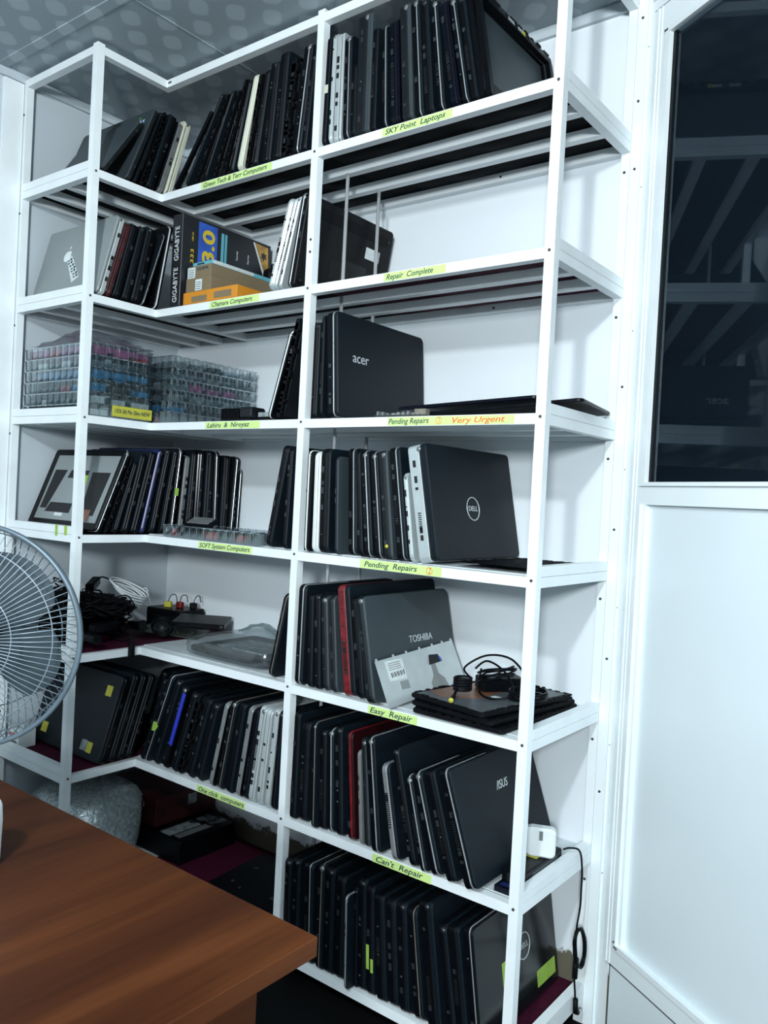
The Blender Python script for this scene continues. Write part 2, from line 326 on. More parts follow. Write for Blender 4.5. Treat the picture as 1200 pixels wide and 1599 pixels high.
dchild('door_stile_and_rails', b, 'alu2')
b = MB()   # raised beads round the panes
b.box(0.083, 0.098, -0.001, 0.006, 1.262, 2.278); b.box(0.098, 0.93, -0.001, 0.006, 2.265, 2.278); b.box(0.098, 0.93, -0.001, 0.006, 1.262, 1.2705)
b.box(0.077, 0.088, -0.001, 0.006, 0.214, 1.2205); b.box(0.088, 0.93, -0.001, 0.005, 0.214, 0.226)
dchild('glazing_bead', b, 'alu')
dchild('lower_panel', MB().box(0.088, 0.93, -0.022, -0.014, 0.222, 1.2205), 'panel')
b = MB(); b.box(0.06, 1.2, -0.03, -0.006, 0.0, 0.163); dchild('kick_board', b, 'panel')
b = MB(); b.box(0.05, 1.2, -0.029, -0.008, 0.163, 0.171); b.box(0.0550, 0.0595, -0.029, -0.008, 0.0, 0.163); dchild('door_gap', b, 'hole')
win = tag(empty('window_1'), kind='structure'); win.matrix_world = PM
w_ = MB().box(0.098, 0.93, -0.010, -0.006, 1.2705, 2.266).build('glass_pane', 'glass'); w_.parent = win
w_ = MB().box(0.098, 0.93, -0.028, -0.020, 1.2705, 2.266).build('insect_screen', 'screen'); w_.parent = win
b = MB(); b.box(0.0975, 0.106, -0.02, -0.006, 1.2705, 2.266); w_ = b.build('window_seal', 'dgrey'); w_.parent = win
sc = MB()
def screwpart(b, p, n, r=0.0032, h=0.0016):
    p = Vector(p); n = Vector(n).normalized(); return b.tube([p - n * 0.0004, p + n * h], r, 8)
for z in (2.27, 1.95, 1.62, 1.30, 0.98, 0.66, 0.36): screwpart(sc, (0.019, 0.0, z), (0, 1, 0), 0.0022)
for p in ((0.084, 0.006, 2.272), (0.090, 0.006, 2.272), (0.083, 0.006, 0.232), (0.087, 0.006, 0.222), (0.092, 0.005, 0.22)): screwpart(sc, p, (0, 1, 0), 0.0026)
dchild('door_screws', sc, 'screw')
sc = MB()
for z in (2.335, 2.145, 1.99, 1.49, 1.16, 0.86, 0.55): screwpart(sc, (X3 + 1.55 * T, -0.0212, z), (0, -1, 0), 0.003)
o = sc.build('trim_7', 'screw'); tag(o, kind='structure')
# ================================================================ SHELVING
SH = empty('corner_shelving_unit', (0, 0, 0), label='tall white metal shelving unit running round the room corner, with handwritten green labels', cat='shelving unit')
def post(x0, y0, z0, z1): return MB().box(x0, x0 + T, y0, y0 + T, z0, z1).build('post', 'alu', SH)
post(DL - T, -LW, 0, ZL[0] + 0.006); post(X2, -D, 0, ZL[0] + 0.010); post(X3, -D, 0, CZ - 0.001); post(0, -LW, 0, ZL[0]); 
b = MB(); b.box(X3, X3 + T, -T, -0.0005, 0, CZ - 0.027); b.build('post', 'alu', SH)
for lv in range(8):
    z = ZL[lv]; z0 = z - T; G = 0.0004
    for k in range(4):
        if lv == 0 and k not in (0,): continue
        o_ = k * (D - T - 0.001) / 3
        b = MB()
        segs = [(DL if k == 0 else DL - o_, X2 - G), (X2 + T + G, X3 - G)] if k == 0 else [(DL + G, X3 - G)]
        for (a, c) in segs: b.box(a, c, -D + o_, -D + o_ + T, z0, z)
        b.build('front_rail' if k == 0 else 'support_rail', 'alu', SH)
        xw = (DL, 0.240, 0.125, T + 0.0006)[k]
        b = MB(); b.box(xw - T, xw, -LW + T + G, (-0.001 if (k == 0 and lv) else -D + T if k == 0 else -0.001 if k != 3 else -0.001), z0, z)
        b.build('front_rail' if k == 0 else 'support_rail', 'alu', SH)
    MB().box(T, DL - T - G, -LW, -LW + T, z0, z - G).build('end_rail', 'alu', SH)
    MB().box(X3, X3 + T, -D + T + G, -T - G, z0, z - G).build('end_rail', 'alu', SH)
    if lv > 0:
        MB().box(T, DL - T - G, -LW, -LW + T, z + G, z + T).build('guard_rail', 'alu', SH)
        MB().box(X3, X3 + T, -D + T + G, -T - G, z + G, z + T).build('guard_rail', 'alu', SH)
for (x, y) in ((0.9885, -0.2585 + 0.0), (0.983, -0.1215)):
    MB().tube([(x, y, 0.05), (x, y, ZL[1] - T)], 0.0048, 10).build('support_rod', 'steel', SH)
# liners lying on the rails: wing, middle bay, right bay
LIN = {1: ('bsheet', 'bsheet', 'bsheet'), 2: ('bsheet', 'bsheet', 'maroon'), 3: ('wsheet', 'wsheet', 'wsheet'), 4: ('bsheet', 'wsheet', 'wsheet'),
       5: ('maroon', 'wsheet', 'wsheet'), 6: ('maroon', 'wsheet', 'wsheet'), 7: ('wsheet', 'maroon', 'maroon')}
for lv, (a, c, e) in LIN.items():
    z = ZL[lv]
    for (x0, x1, y0, y1, mt, ph) in ((0.003, DL - T * 0.8, -LW + T + 0.002, -0.003, a, 0.3), (DL - T * 0.8 + 0.001, X2 + 0.01, -D + 0.0235, -0.003, c, 1.2), (X2 + 0.0105, X3 - 0.001, -D + 0.0235, -0.003, e, 2.2)):
        nx, ny = 24, 9; vs = []; fs = []
        random.seed(lv * 10 + int(ph * 10))
        for s_ in (0, 1):
            for i in range(nx + 1):
                for j in range(ny + 1):
                    x = x0 + (x1 - x0) * i / nx; y = y0 + (y1 - y0) * j / ny
                    sag = -0.0006
                    vs.append((x, y, z + 0.0002 + (0.0022 if s_ else 0) ))
        q = (nx + 1) * (ny + 1)
        for i in range(nx):
            for j in range(ny):
                A = i * (ny + 1) + j; fs.append((A, A + 1, A + ny + 2, A + ny + 1)); fs.append((A + q, A + q + ny + 1, A + q + ny + 2, A + q + 1))
        for i in range(nx): fs.append((i * (ny + 1), (i + 1) * (ny + 1), (i + 1) * (ny + 1) + q, i * (ny + 1) + q)); A = ny; fs.append((i * (ny + 1) + A, i * (ny + 1) + A + q, (i + 1) * (ny + 1) + A + q, (i + 1) * (ny + 1) + A))
        for j in range(ny): fs.append((j, j + q, j + 1 + q, j + 1)); A = nx * (ny + 1); fs.append((A + j, A + j + 1, A + j + 1 + q, A + j + q))
        o = MB().add(vs, fs).build('shelf_liner', mt, SH)
        # loose sheet drooping between the rails, seen from below
        if mt in ('bsheet', 'maroon') and lv <= 4:
            for k in range(3):
                o0 = k * (D - T - 0.001) / 3 + T; o1 = (k + 1) * (D - T - 0.001) / 3
                if ph == 0.3: xs_ = (DL - T, 0.240, 0.240 - T, 0.125, 0.125 - T, 2 * T); rect = (xs_[2 * k + 1] + 0.0006, xs_[2 * k] - 0.0006, y0 + 0.004, -0.006); ax = 1
                else: rect = ((DL + 0.001) if ph == 1.2 else X2 + 0.013, x1 - 0.002, -D + o0 + 0.0006, -D + o1 - 0.0006); ax = 0
                nx, ny = 40, 6; vs = []; fs = []
                rx0, rx1, ry0, ry1 = rect
                for i in range(nx + 1):
                    for j in range(ny + 1):
                        fu = i / nx; fv = j / ny
                        if ax == 0: x = rx0 + (rx1 - rx0) * fu; y = ry0 + (ry1 - ry0) * fv
                        else: y = ry0 + (ry1 - ry0) * fu; x = rx0 + (rx1 - rx0) * fv
                        dr = 4 * fv * (1 - fv) * (0.005 + 0.004 * math.sin(fu * 9 + k * 2 + ph * 3) + 0.002 * math.sin(fu * 31 + k)) * min(1, 8 * fu * (1 - fu))
                        vs.append((x, y, z - 0.0002 - max(0, dr)))
                for i in range(nx):
                    for j in range(ny): A = i * (ny + 1) + j; fs.append((A, A + 1, A + ny + 2, A + ny + 1))
                MB().add(vs, fs, True).build('liner_droop', mt, SH)
# white foam lip and hanging scallops under the laptops of the two lowest shelves
# screws on posts and rails
def scr(p, n): screwpart(MB0 := MB(), p, n); MB0.build('screw', 'screw', SH)
for lv in range(1, 8):
    z = ZL[lv] - T / 2
    scr((X2 + T / 2, -D, z + 0.004), (0, -1, 0)); scr((X3 + T / 2, -D, z + 0.004), (0, -1, 0)); scr((DL, -LW + T / 2, z + 0.004), (1, 0, 0))
    scr((X3 + T * 0.45, -T, z - 0.055), (0, -1, 0)) if lv < 7 else None
    scr((1.30, -D + 0.3556 - 0.001, z), (0, -1, 0)) if lv in (1, 2) else None
for z in (2.28, 1.99, 1.66, 1.34): scr((T * 0.5, -LW, z), (0, -1, 0))
for z in (1.80, 1.83): scr((X2 + T * 0.6, -D, z), (0, -1, 0))
scr((DL, -D + 0.006, ZL[0] - 0.010), (1, 0, 0)); scr((DL + 0.010, -D, ZL[0] - 0.010), (0, -1, 0)); scr((DL + 0.017, -D, ZL[0] - 0.010), (0, -1, 0))
# handwritten label strips stuck on the front rails
def strip(lv, x0, x1, parts, h=0.0185, dz=0.0):
    z = ZL[lv] - T / 2 + dz; nseg = 2
    b = MB(); yy = -D - 0.0009
    b.box(x0, x1, yy, -D - 0.0001, z - h / 2, z + h / 2)
    s_ = b.build('label_strip', 'tape', SH)
    for (body, cx, w, inkm) in parts:
        text('handwriting', body, 0.0175, inkm, (x0 + (x1 - x0) * cx, yy - 0.0001, z), (1, 0, 0.01), (0, 0, 1), s_, shear=0.25, extr=0.0002, width=(x1 - x0) * w)
strip(1, 0.556, 0.832, [('Green Tech & Terr Computers', 0.48, 0.90, 'ink')])
strip(1, 1.191, 1.382, [('SKY Point  Laptops', 0.47, 0.86, 'ink')])
strip(2, 0.616, 0.809, [('Chamara Computers', 0.45, 0.82, 'ink')])
strip(2, 1.217, 1.386, [('Repair  Complete', 0.42, 0.76, 'ink')])
strip(3, 0.622, 0.835, [('Lahiru  &  Niroyaz', 0.42, 0.78, 'ink')])
strip(3, 1.250, 1.408, [('Pending Repairs', 0.36, 0.70, 'ink'), ('1', 0.88, 0.02, 'rink')])
strip(3, 1.4085, 1.573, [('Very Urgent', 0.46, 0.78, 'rink')])
strip(4, 0.617, 0.829, [('SOFT System Computers', 0.49, 0.94, 'ink')])
strip(4, 1.191, 1.417, [('Pending  Repairs', 0.38, 0.66, 'ink'), ('2', 0.86, 0.03, 'rink')], h=0.020)
strip(5, 1.236, 1.374, [('Easy  Repair', 0.46, 0.86, 'ink')], dz=-0.001)
strip(6, 1.271, 1.432, [("Can't  Repair", 0.45, 0.80, 'ink')], dz=-0.002)
strip(6, 0.660, 0.850, [('One click  computers', 0.50, 0.94, 'ink')], dz=-0.001)
for (x, lv, cxx) in ((1.250 + 0.158 * 0.88, 3, 0.0075), (1.191 + 0.226 * 0.86, 4, 0.0078)):
    pts = [(x + cxx * math.cos(a * math.pi / 10), -D - 0.0012, ZL[lv] - T / 2 + cxx * math.sin(a * math.pi / 10)) for a in range(20)]
    MB().tube(pts, 0.0006, 5, True).build('circled_number', 'rink', SH)
for x, w, h in ((0.333, 0.013, 0.026), (0.287, 0.012, 0.030)):
    MB().box(x - 0.0 - w / 2, x + w / 2, -LW - 0.0012, -LW - 0.0001, ZL[4] + T - h + 0.001, ZL[4] + T + 0.001).build('tape_tab', 'tape2', SH)
# ================================================================ LAPTOPS STANDING ON EDGE
ROWS = {}
ROWS['1L']=[
 (-0.5770,0.0010,33.0,0.2150,0.0144,0.260,'G',{}),
 (-0.4997,0.0010,20.5,0.2440,0.0165,0.360,'G',{'dots': 1}),
 (-0.4725,0.0010,19.6,0.2440,0.0094,0.360,'K',{}),
 (-0.4513,0.0010,17.3,0.2431,0.0152,0.360,'O',{}),
 (-0.4297,0.0010,16.8,0.2455,0.0245,0.360,'K',{}),
 (-0.3967,0.0010,16.1,0.2338,0.0216,0.360,'Y',{}),
 (-0.3675,0.0010,14.7,0.2454,0.0240,0.300,'C',{}),
]
ROWS['1M']=[
 (0.4265,0.0010,38.0,0.2351,0.0100,0.300,'F',{}),
 (0.4770,0.0010,32.0,0.2648,0.0090,0.360,'K',{}),
 (0.5214,0.0010,28.7,0.2477,0.0090,0.360,'O',{}),
 (0.5569,0.0010,25.1,0.2478,0.0090,0.360,'K',{}),
 (0.5997,0.0010,21.6,0.2322,0.0090,0.360,'O',{}),
 (0.6389,0.0010,16.6,0.2501,0.0090,0.360,'O',{}),
 (0.6672,0.0010,13.8,0.2413,0.0135,0.360,'K',{}),
 (0.6925,0.0010,12.6,0.2491,0.0194,0.360,'C',{}),
 (0.7273,0.0010,9.4,0.2390,0.0160,0.360,'O',{}),
 (0.7542,0.0010,8.2,0.2475,0.0177,0.360,'K',{}),
 (0.7902,0.0010,4.3,0.2574,0.0300,0.360,'K',{}),
 (0.8278,0.0010,3.2,0.2736,0.0300,0.360,'K',{}),
 (0.8600,0.0010,6.1,0.2445,0.0280,0.360,'O',{}),
 (0.8984,0.0010,6.0,0.2679,0.0287,0.360,'T',{}),
 (0.9326,0.0010,5.0,0.2371,0.0143,0.360,'K',{}),
]
ROWS['1R']=[
 (0.9990,0.0010,0.8,0.2654,0.0135,0.360,'K',{'tape': 'cream'}),
 (1.0209,0.0010,0.0,0.2688,0.0122,0.360,'S',{}),
 (1.0374,0.0010,-0.8,0.2622,0.0232,0.360,'S',{}),
 (1.0658,0.0010,-1.8,0.2488,0.0232,0.360,'T',{}),
 (1.0898,0.0010,-1.3,0.1770,0.0150,0.280,'K',{}),
 (1.1056,0.0010,-1.1,0.2840,0.0420,0.360,'G',{}),
 (1.1502,0.0010,-1.1,0.2415,0.0163,0.360,'K',{}),
 (1.1879,0.0010,-3.5,0.2389,0.0133,0.360,'T',{}),
 (1.2120,0.0010,-4.7,0.2446,0.0262,0.360,'N',{}),
 (1.2446,0.0010,-5.4,0.2702,0.0300,0.360,'G',{}),
 (1.2801,0.0010,-6.3,0.2693,0.0234,0.360,'T',{}),
 (1.3079,0.0010,-7.1,0.2643,0.0223,0.360,'K',{}),
 (1.3420,0.0010,-8.3,0.2518,0.0185,0.360,'T',{}),
 (1.3752,0.0010,-11.4,0.2476,0.0240,0.360,'N',{}),
 (1.4045,0.0010,-12.1,0.2420,0.0180,0.360,'T',{}),
 (1.4269,0.0010,-11.9,0.2333,0.0180,0.360,'K',{}),
]
ROWS['2L']=[
 (-0.5744,0.0010,14.3,0.2350,0.0241,0.345,'S',{'mac': 1}),
 (-0.5487,0.0010,15.0,0.2228,0.0199,0.360,'R',{}),
 (-0.5226,0.0010,13.8,0.2269,0.0214,0.360,'K',{}),
 (-0.4918,0.0010,12.9,0.2267,0.0216,0.360,'K',{}),
 (-0.4624,0.0010,11.3,0.2310,0.0300,0.360,'K',{}),
 (-0.4290,0.0010,16.7,0.2297,0.0094,0.360,'T',{}),
 (-0.3864,0.0010,9.1,0.2523,0.0160,0.360,'WE',{}),
]
ROWS['2M']=[
 (0.8351,0.0010,15.4,0.2338,0.0180,0.360,'S',{'vent': 1}),
 (0.8555,0.0010,15.8,0.2329,0.0100,0.360,'S',{'vent': 1}),
 (0.8732,0.0010,14.4,0.2329,0.0100,0.360,'S',{'vent': 1}),
 (0.9046,0.0010,9.7,0.2321,0.0234,0.352,'T',{'under': 1}),
]
ROWS['3M']=[
 (0.8561,0.0010,16.9,0.2286,0.0133,0.360,'WE',{}),
 (0.8881,0.0010,13.0,0.2511,0.0221,0.360,'O',{}),
]
ROWS['3R']=[
 (1.0075,0.0010,-0.3,0.2335,0.0198,0.360,'K',{}),
 (1.0371,0.0010,-1.4,0.2506,0.0090,0.360,'K',{}),
 (1.0640,0.0010,-4.2,0.2546,0.0340,0.360,'T',{'logo': 'acer'}),
]
ROWS['4L']=[
 (-0.5479,0.0010,21.3,0.2500,0.0209,0.360,'P',{'plate': 1}),
 (-0.5139,0.0010,20.1,0.2276,0.0105,0.360,'O',{}),
 (-0.4873,0.0010,16.6,0.2183,0.0154,0.360,'K',{}),
 (-0.4581,0.0010,13.6,0.2378,0.0220,0.360,'K',{}),
 (-0.4283,0.0010,13.4,0.2457,0.0240,0.360,'K',{}),
 (-0.3957,0.0010,12.1,0.2526,0.0176,0.360,'B',{}),
 (-0.3624,0.0010,10.5,0.2574,0.0199,0.360,'K',{}),
 (-0.3260,0.0010,8.9,0.2547,0.0165,0.360,'K',{}),
 (-0.2934,0.0010,5.5,0.2599,0.0160,0.360,'T',{'tape': 'green'}),
 (-0.2650,0.0010,4.7,0.2379,0.0200,0.360,'Y',{}),
 (-0.2336,0.0010,3.6,0.2575,0.0213,0.360,'K',{}),
 (-0.2015,0.0010,1.4,0.2608,0.0240,0.360,'N',{}),
 (-0.1637,0.0010,0.9,0.2616,0.0280,0.360,'K',{}),
 (-0.1249,0.0010,-0.8,0.2620,0.0200,0.360,'T',{}),
 (-0.0932,0.0010,1.2,0.2509,0.0260,0.360,'K',{}),
 (-0.0555,0.0010,3.2,0.2505,0.0181,0.360,'T',{}),
 (-0.0285,0.0010,2.1,0.2134,0.0110,0.300,'T',{}),
]
ROWS['4M']=[
 (0.8723,0.0010,10.7,0.2609,0.0215,0.360,'K',{}),
 (0.9340,0.0010,2.1,0.2533,0.0140,0.360,'K',{}),
]
ROWS['4R']=[
 (1.0191,-0.0112,-0.2,0.2462,0.0113,0.360,'WE',{}),
 (1.0342,0.0010,-1.0,0.2441,0.0198,0.360,'W',{}),
 (1.0573,0.0010,-1.6,0.2520,0.0300,0.360,'K',{}),
 (1.1086,0.0010,-2.9,0.2340,0.0099,0.360,'G',{}),
 (1.1270,0.0300,-3.8,0.2553,0.0260,0.343,'T',{}),
 (1.1816,0.0010,-6.0,0.2506,0.0145,0.360,'K',{}),
 (1.2007,0.0010,-6.9,0.2481,0.0240,0.360,'T',{}),
 (1.2327,0.0010,-7.7,0.2457,0.0220,0.360,'T',{}),
 (1.2586,0.0010,-8.0,0.2490,0.0254,0.360,'G',{'dot': 'yellow'}),
 (1.2948,0.0010,-9.1,0.2566,0.0300,0.360,'T',{}),
 (1.3302,0.0010,-9.2,0.2009,0.0115,0.300,'S',{}),
 (1.3562,0.0010,-11.1,0.2620,0.0500,0.372,'S',{'logo': 'DELL'}),
]
ROWS['5M']=[
 (0.9042,0.0010,12.0,0.2213,0.0169,0.360,'L',{}),
]
ROWS['5R']=[
 (0.9990,0.0010,0.1,0.2467,0.0260,0.360,'T',{}),
 (1.0421,0.0010,-2.3,0.2269,0.0160,0.360,'K',{}),
 (1.0674,0.0010,-3.9,0.2309,0.0180,0.360,'K',{}),
 (1.0943,0.0010,-5.5,0.2276,0.0198,0.360,'G',{}),
 (1.1208,0.0010,-6.2,0.2305,0.0196,0.360,'G',{}),
 (1.1608,0.0010,-8.5,0.2601,0.0360,0.360,'RE',{}),
 (1.2016,0.0010,-9.0,0.2369,0.0200,0.360,'K',{}),
 (1.2439,-0.0184,-11.8,0.2437,0.0260,0.350,'G',{'logo': 'TOSHIBA'}),
]
ROWS['6L']=[
 (-0.5054,0.0010,17.3,0.2505,0.0300,0.360,'K',{'notes': 1}),
 (-0.4685,0.0010,17.4,0.2547,0.0260,0.360,'K',{}),
 (-0.4392,0.0010,17.5,0.2524,0.0240,0.360,'K',{}),
 (-0.4114,0.0010,17.8,0.2468,0.0240,0.360,'K',{}),
]
ROWS['6M']=[
 (0.2620,0.1050,19.0,0.2500,0.0260,0.260,'K',{}),
 (0.3020,0.1050,19.5,0.2620,0.0260,0.260,'K',{}),
 (0.3430,0.1050,20.0,0.2500,0.0260,0.260,'K',{}),
 (0.3969,0.0010,20.9,0.2713,0.0103,0.360,'K',{}),
 (0.4091,0.0010,21.8,0.2870,0.0220,0.360,'T',{'ball': 1}),
 (0.4514,0.0010,20.4,0.2766,0.0200,0.360,'K',{}),
 (0.4928,0.0010,18.4,0.2574,0.0240,0.360,'BL',{}),
 (0.5362,0.0010,19.2,0.2504,0.0220,0.360,'K',{}),
 (0.5702,0.0010,17.3,0.2451,0.0220,0.360,'O',{}),
 (0.6064,0.0010,16.7,0.2398,0.0220,0.360,'K',{}),
 (0.6445,0.0010,15.5,0.2338,0.0220,0.360,'K',{}),
 (0.7003,0.0010,12.6,0.2398,0.0180,0.360,'Y',{}),
 (0.7289,0.0010,11.0,0.2502,0.0240,0.360,'L',{}),
 (0.7696,0.0010,9.6,0.2490,0.0220,0.360,'K',{}),
 (0.8069,0.0010,9.0,0.2452,0.0200,0.360,'Y',{}),
 (0.8338,0.0010,8.2,0.2461,0.0157,0.360,'K',{}),
 (0.8555,0.0010,7.2,0.2540,0.0220,0.360,'S',{'vent': 1}),
 (0.8864,0.0010,5.5,0.2513,0.0200,0.360,'S',{}),
 (0.9167,0.0010,4.7,0.2563,0.0157,0.360,'S',{}),
 (0.9386,0.0010,3.6,0.2556,0.0130,0.360,'K',{}),
]
ROWS['6R']=[
 (1.0066,-0.0011,0.3,0.2619,0.0200,0.360,'K',{}),
 (1.0350,0.0010,-0.5,0.2462,0.0260,0.360,'K',{}),
 (1.0893,-0.0118,-2.1,0.2554,0.0108,0.360,'L',{}),
 (1.1045,0.0010,-2.9,0.2387,0.0197,0.360,'K',{}),
 (1.1311,0.0010,-3.6,0.2449,0.0186,0.360,'T',{}),
 (1.1573,0.0010,-4.4,0.2560,0.0220,0.360,'K',{}),
 (1.1947,0.0010,-5.6,0.2502,0.0220,0.360,'R2',{}),
 (1.2294,0.0010,-5.4,0.2138,0.0090,0.300,'Y',{}),
 (1.2446,0.0010,-6.1,0.2456,0.0160,0.360,'G',{}),
 (1.2755,-0.0120,-7.9,0.2573,0.0264,0.360,'T',{}),
 (1.3362,-0.0157,-12.3,0.2100,0.0220,0.300,'SE',{}),
 (1.3837,-0.0140,-15.1,0.2554,0.0180,0.360,'K',{}),
 (1.4145,-0.0168,-15.7,0.2039,0.0177,0.360,'T',{}),
 (1.4422,-0.0160,-17.9,0.2176,0.0260,0.360,'T',{}),
 (1.4825,-0.0180,-18.4,0.2306,0.0260,0.360,'K',{}),
 (1.5300,-0.0220,-19.8,0.2450,0.0300,0.355,'T',{'logo': 'ASUS'}),
]
ROWS['7R']=[
 (1.0035,0.0010,-1.3,0.2295,0.0220,0.360,'K',{}),
 (1.0320,0.0010,-1.4,0.2382,0.0240,0.360,'K',{}),
 (1.0729,0.0010,-2.4,0.2387,0.0300,0.360,'T',{}),
 (1.1171,-0.0037,-1.1,0.2540,0.0197,0.360,'L',{}),
 (1.1395,0.0010,-1.6,0.2498,0.0280,0.360,'K',{}),
 (1.1737,0.0010,-1.5,0.2411,0.0260,0.360,'K',{}),
 (1.2226,-0.0204,-2.7,0.2150,0.0090,0.320,'SE',{}),
 (1.2324,0.0010,-2.4,0.2320,0.0090,0.360,'K',{}),
 (1.2451,0.0010,-3.1,0.2550,0.0234,0.360,'K',{}),
 (1.2723,0.0010,-3.8,0.2467,0.0215,0.360,'K',{'tape': 'green2'}),
 (1.3019,0.0010,-5.6,0.2345,0.0280,0.360,'K',{}),
 (1.3364,0.0010,-5.9,0.2357,0.0260,0.360,'K',{}),
 (1.3665,0.0010,-5.8,0.2402,0.0260,0.360,'K',{}),
 (1.4064,0.0010,-8.7,0.2373,0.0260,0.360,'L',{}),
 (1.4419,0.0010,-9.2,0.2636,0.0360,0.360,'K',{}),
 (1.4959,0.0010,-10.9,0.2314,0.0209,0.360,'K',{}),
 (1.5180,0.0010,-9.9,0.2360,0.0280,0.360,'K',{}),
 (1.5530,0.0010,-9.0,0.2470,0.0240,0.360,'T',{'logo': 'DELL2'}),
]

STY = {  # base, lid, edge line
 'K': ('black', 'lid', 'dgrey'), 'N': ('navy', 'navy', 'dgrey'), 'G': ('dgrey', 'grey', 'dgrey'), 'T': ('black', 'lid', 'trim'), 'S': ('silver', 'silver', 'port'),
 'W': ('white', 'white', 'white'), 'C': ('cream', 'cream', 'dgrey'), 'R': ('red', 'red', 'black'), 'R2': ('black', 'dred', 'red2'), 'B': ('black2', 'dblue', 'dblue'), 'BL': ('black', 'black', 'dgrey'),
 'Y': ('gmetal', 'black', 'gmetal'), 'L': ('black', 'lid', 'gold'), 'O': ('black2', None, None), 'WE': ('black', 'black', 'white'), 'RE': ('red2', 'lid', 'dgrey'), 'SE': ('gmetal', 'lid', 'trim'),
 'P': ('black', 'black', 'trim'), 'F': (None, None, None)}
def ports(base, x0, x1, h, pm, rng, side=-1, dense=1.0, vent=False):
    """port openings in the narrow front edge (y = 0 plane) of a standing laptop"""
    dens = (0.34 if pm == 'port' else 0.62) * dense; cx = (x0 + x1) / 2; w = min(0.0035, (x1 - x0) * 0.30); b = MB(); z = 0.025 + rng.random() * 0.03; y = -0.0008
    pcs = []
    while z < h - 0.045:
        k = rng.random(); l = rng.choice([0.006, 0.012, 0.012, 0.015, 0.009])
        if k < dens: pcs.append(MB().box(cx - w, cx + w, y, 0.0004, z, z + l))
        elif k < dens + 0.1: pcs.append(MB().tube([(cx, y, z + 0.003), (cx, 0.001, z + 0.003)], w * 0.8, 8)); l = 0.006
        z += l + rng.choice([0.006, 0.010, 0.02, 0.035])
    for p_ in pcs: p_.build('port', pm, base)
    if vent or rng.random() < 0.28:
        b = MB(); z = rng.uniform(0.04, 0.09)
        for i in range(rng.randint(9, 16)): b.box(cx - w * 1.15, cx + w * 1.15, y, 0.0004, z, z + 0.0022); z += 0.0048
        b.build('vent_slots', 'hole' if pm != 'hole' else pm, base)
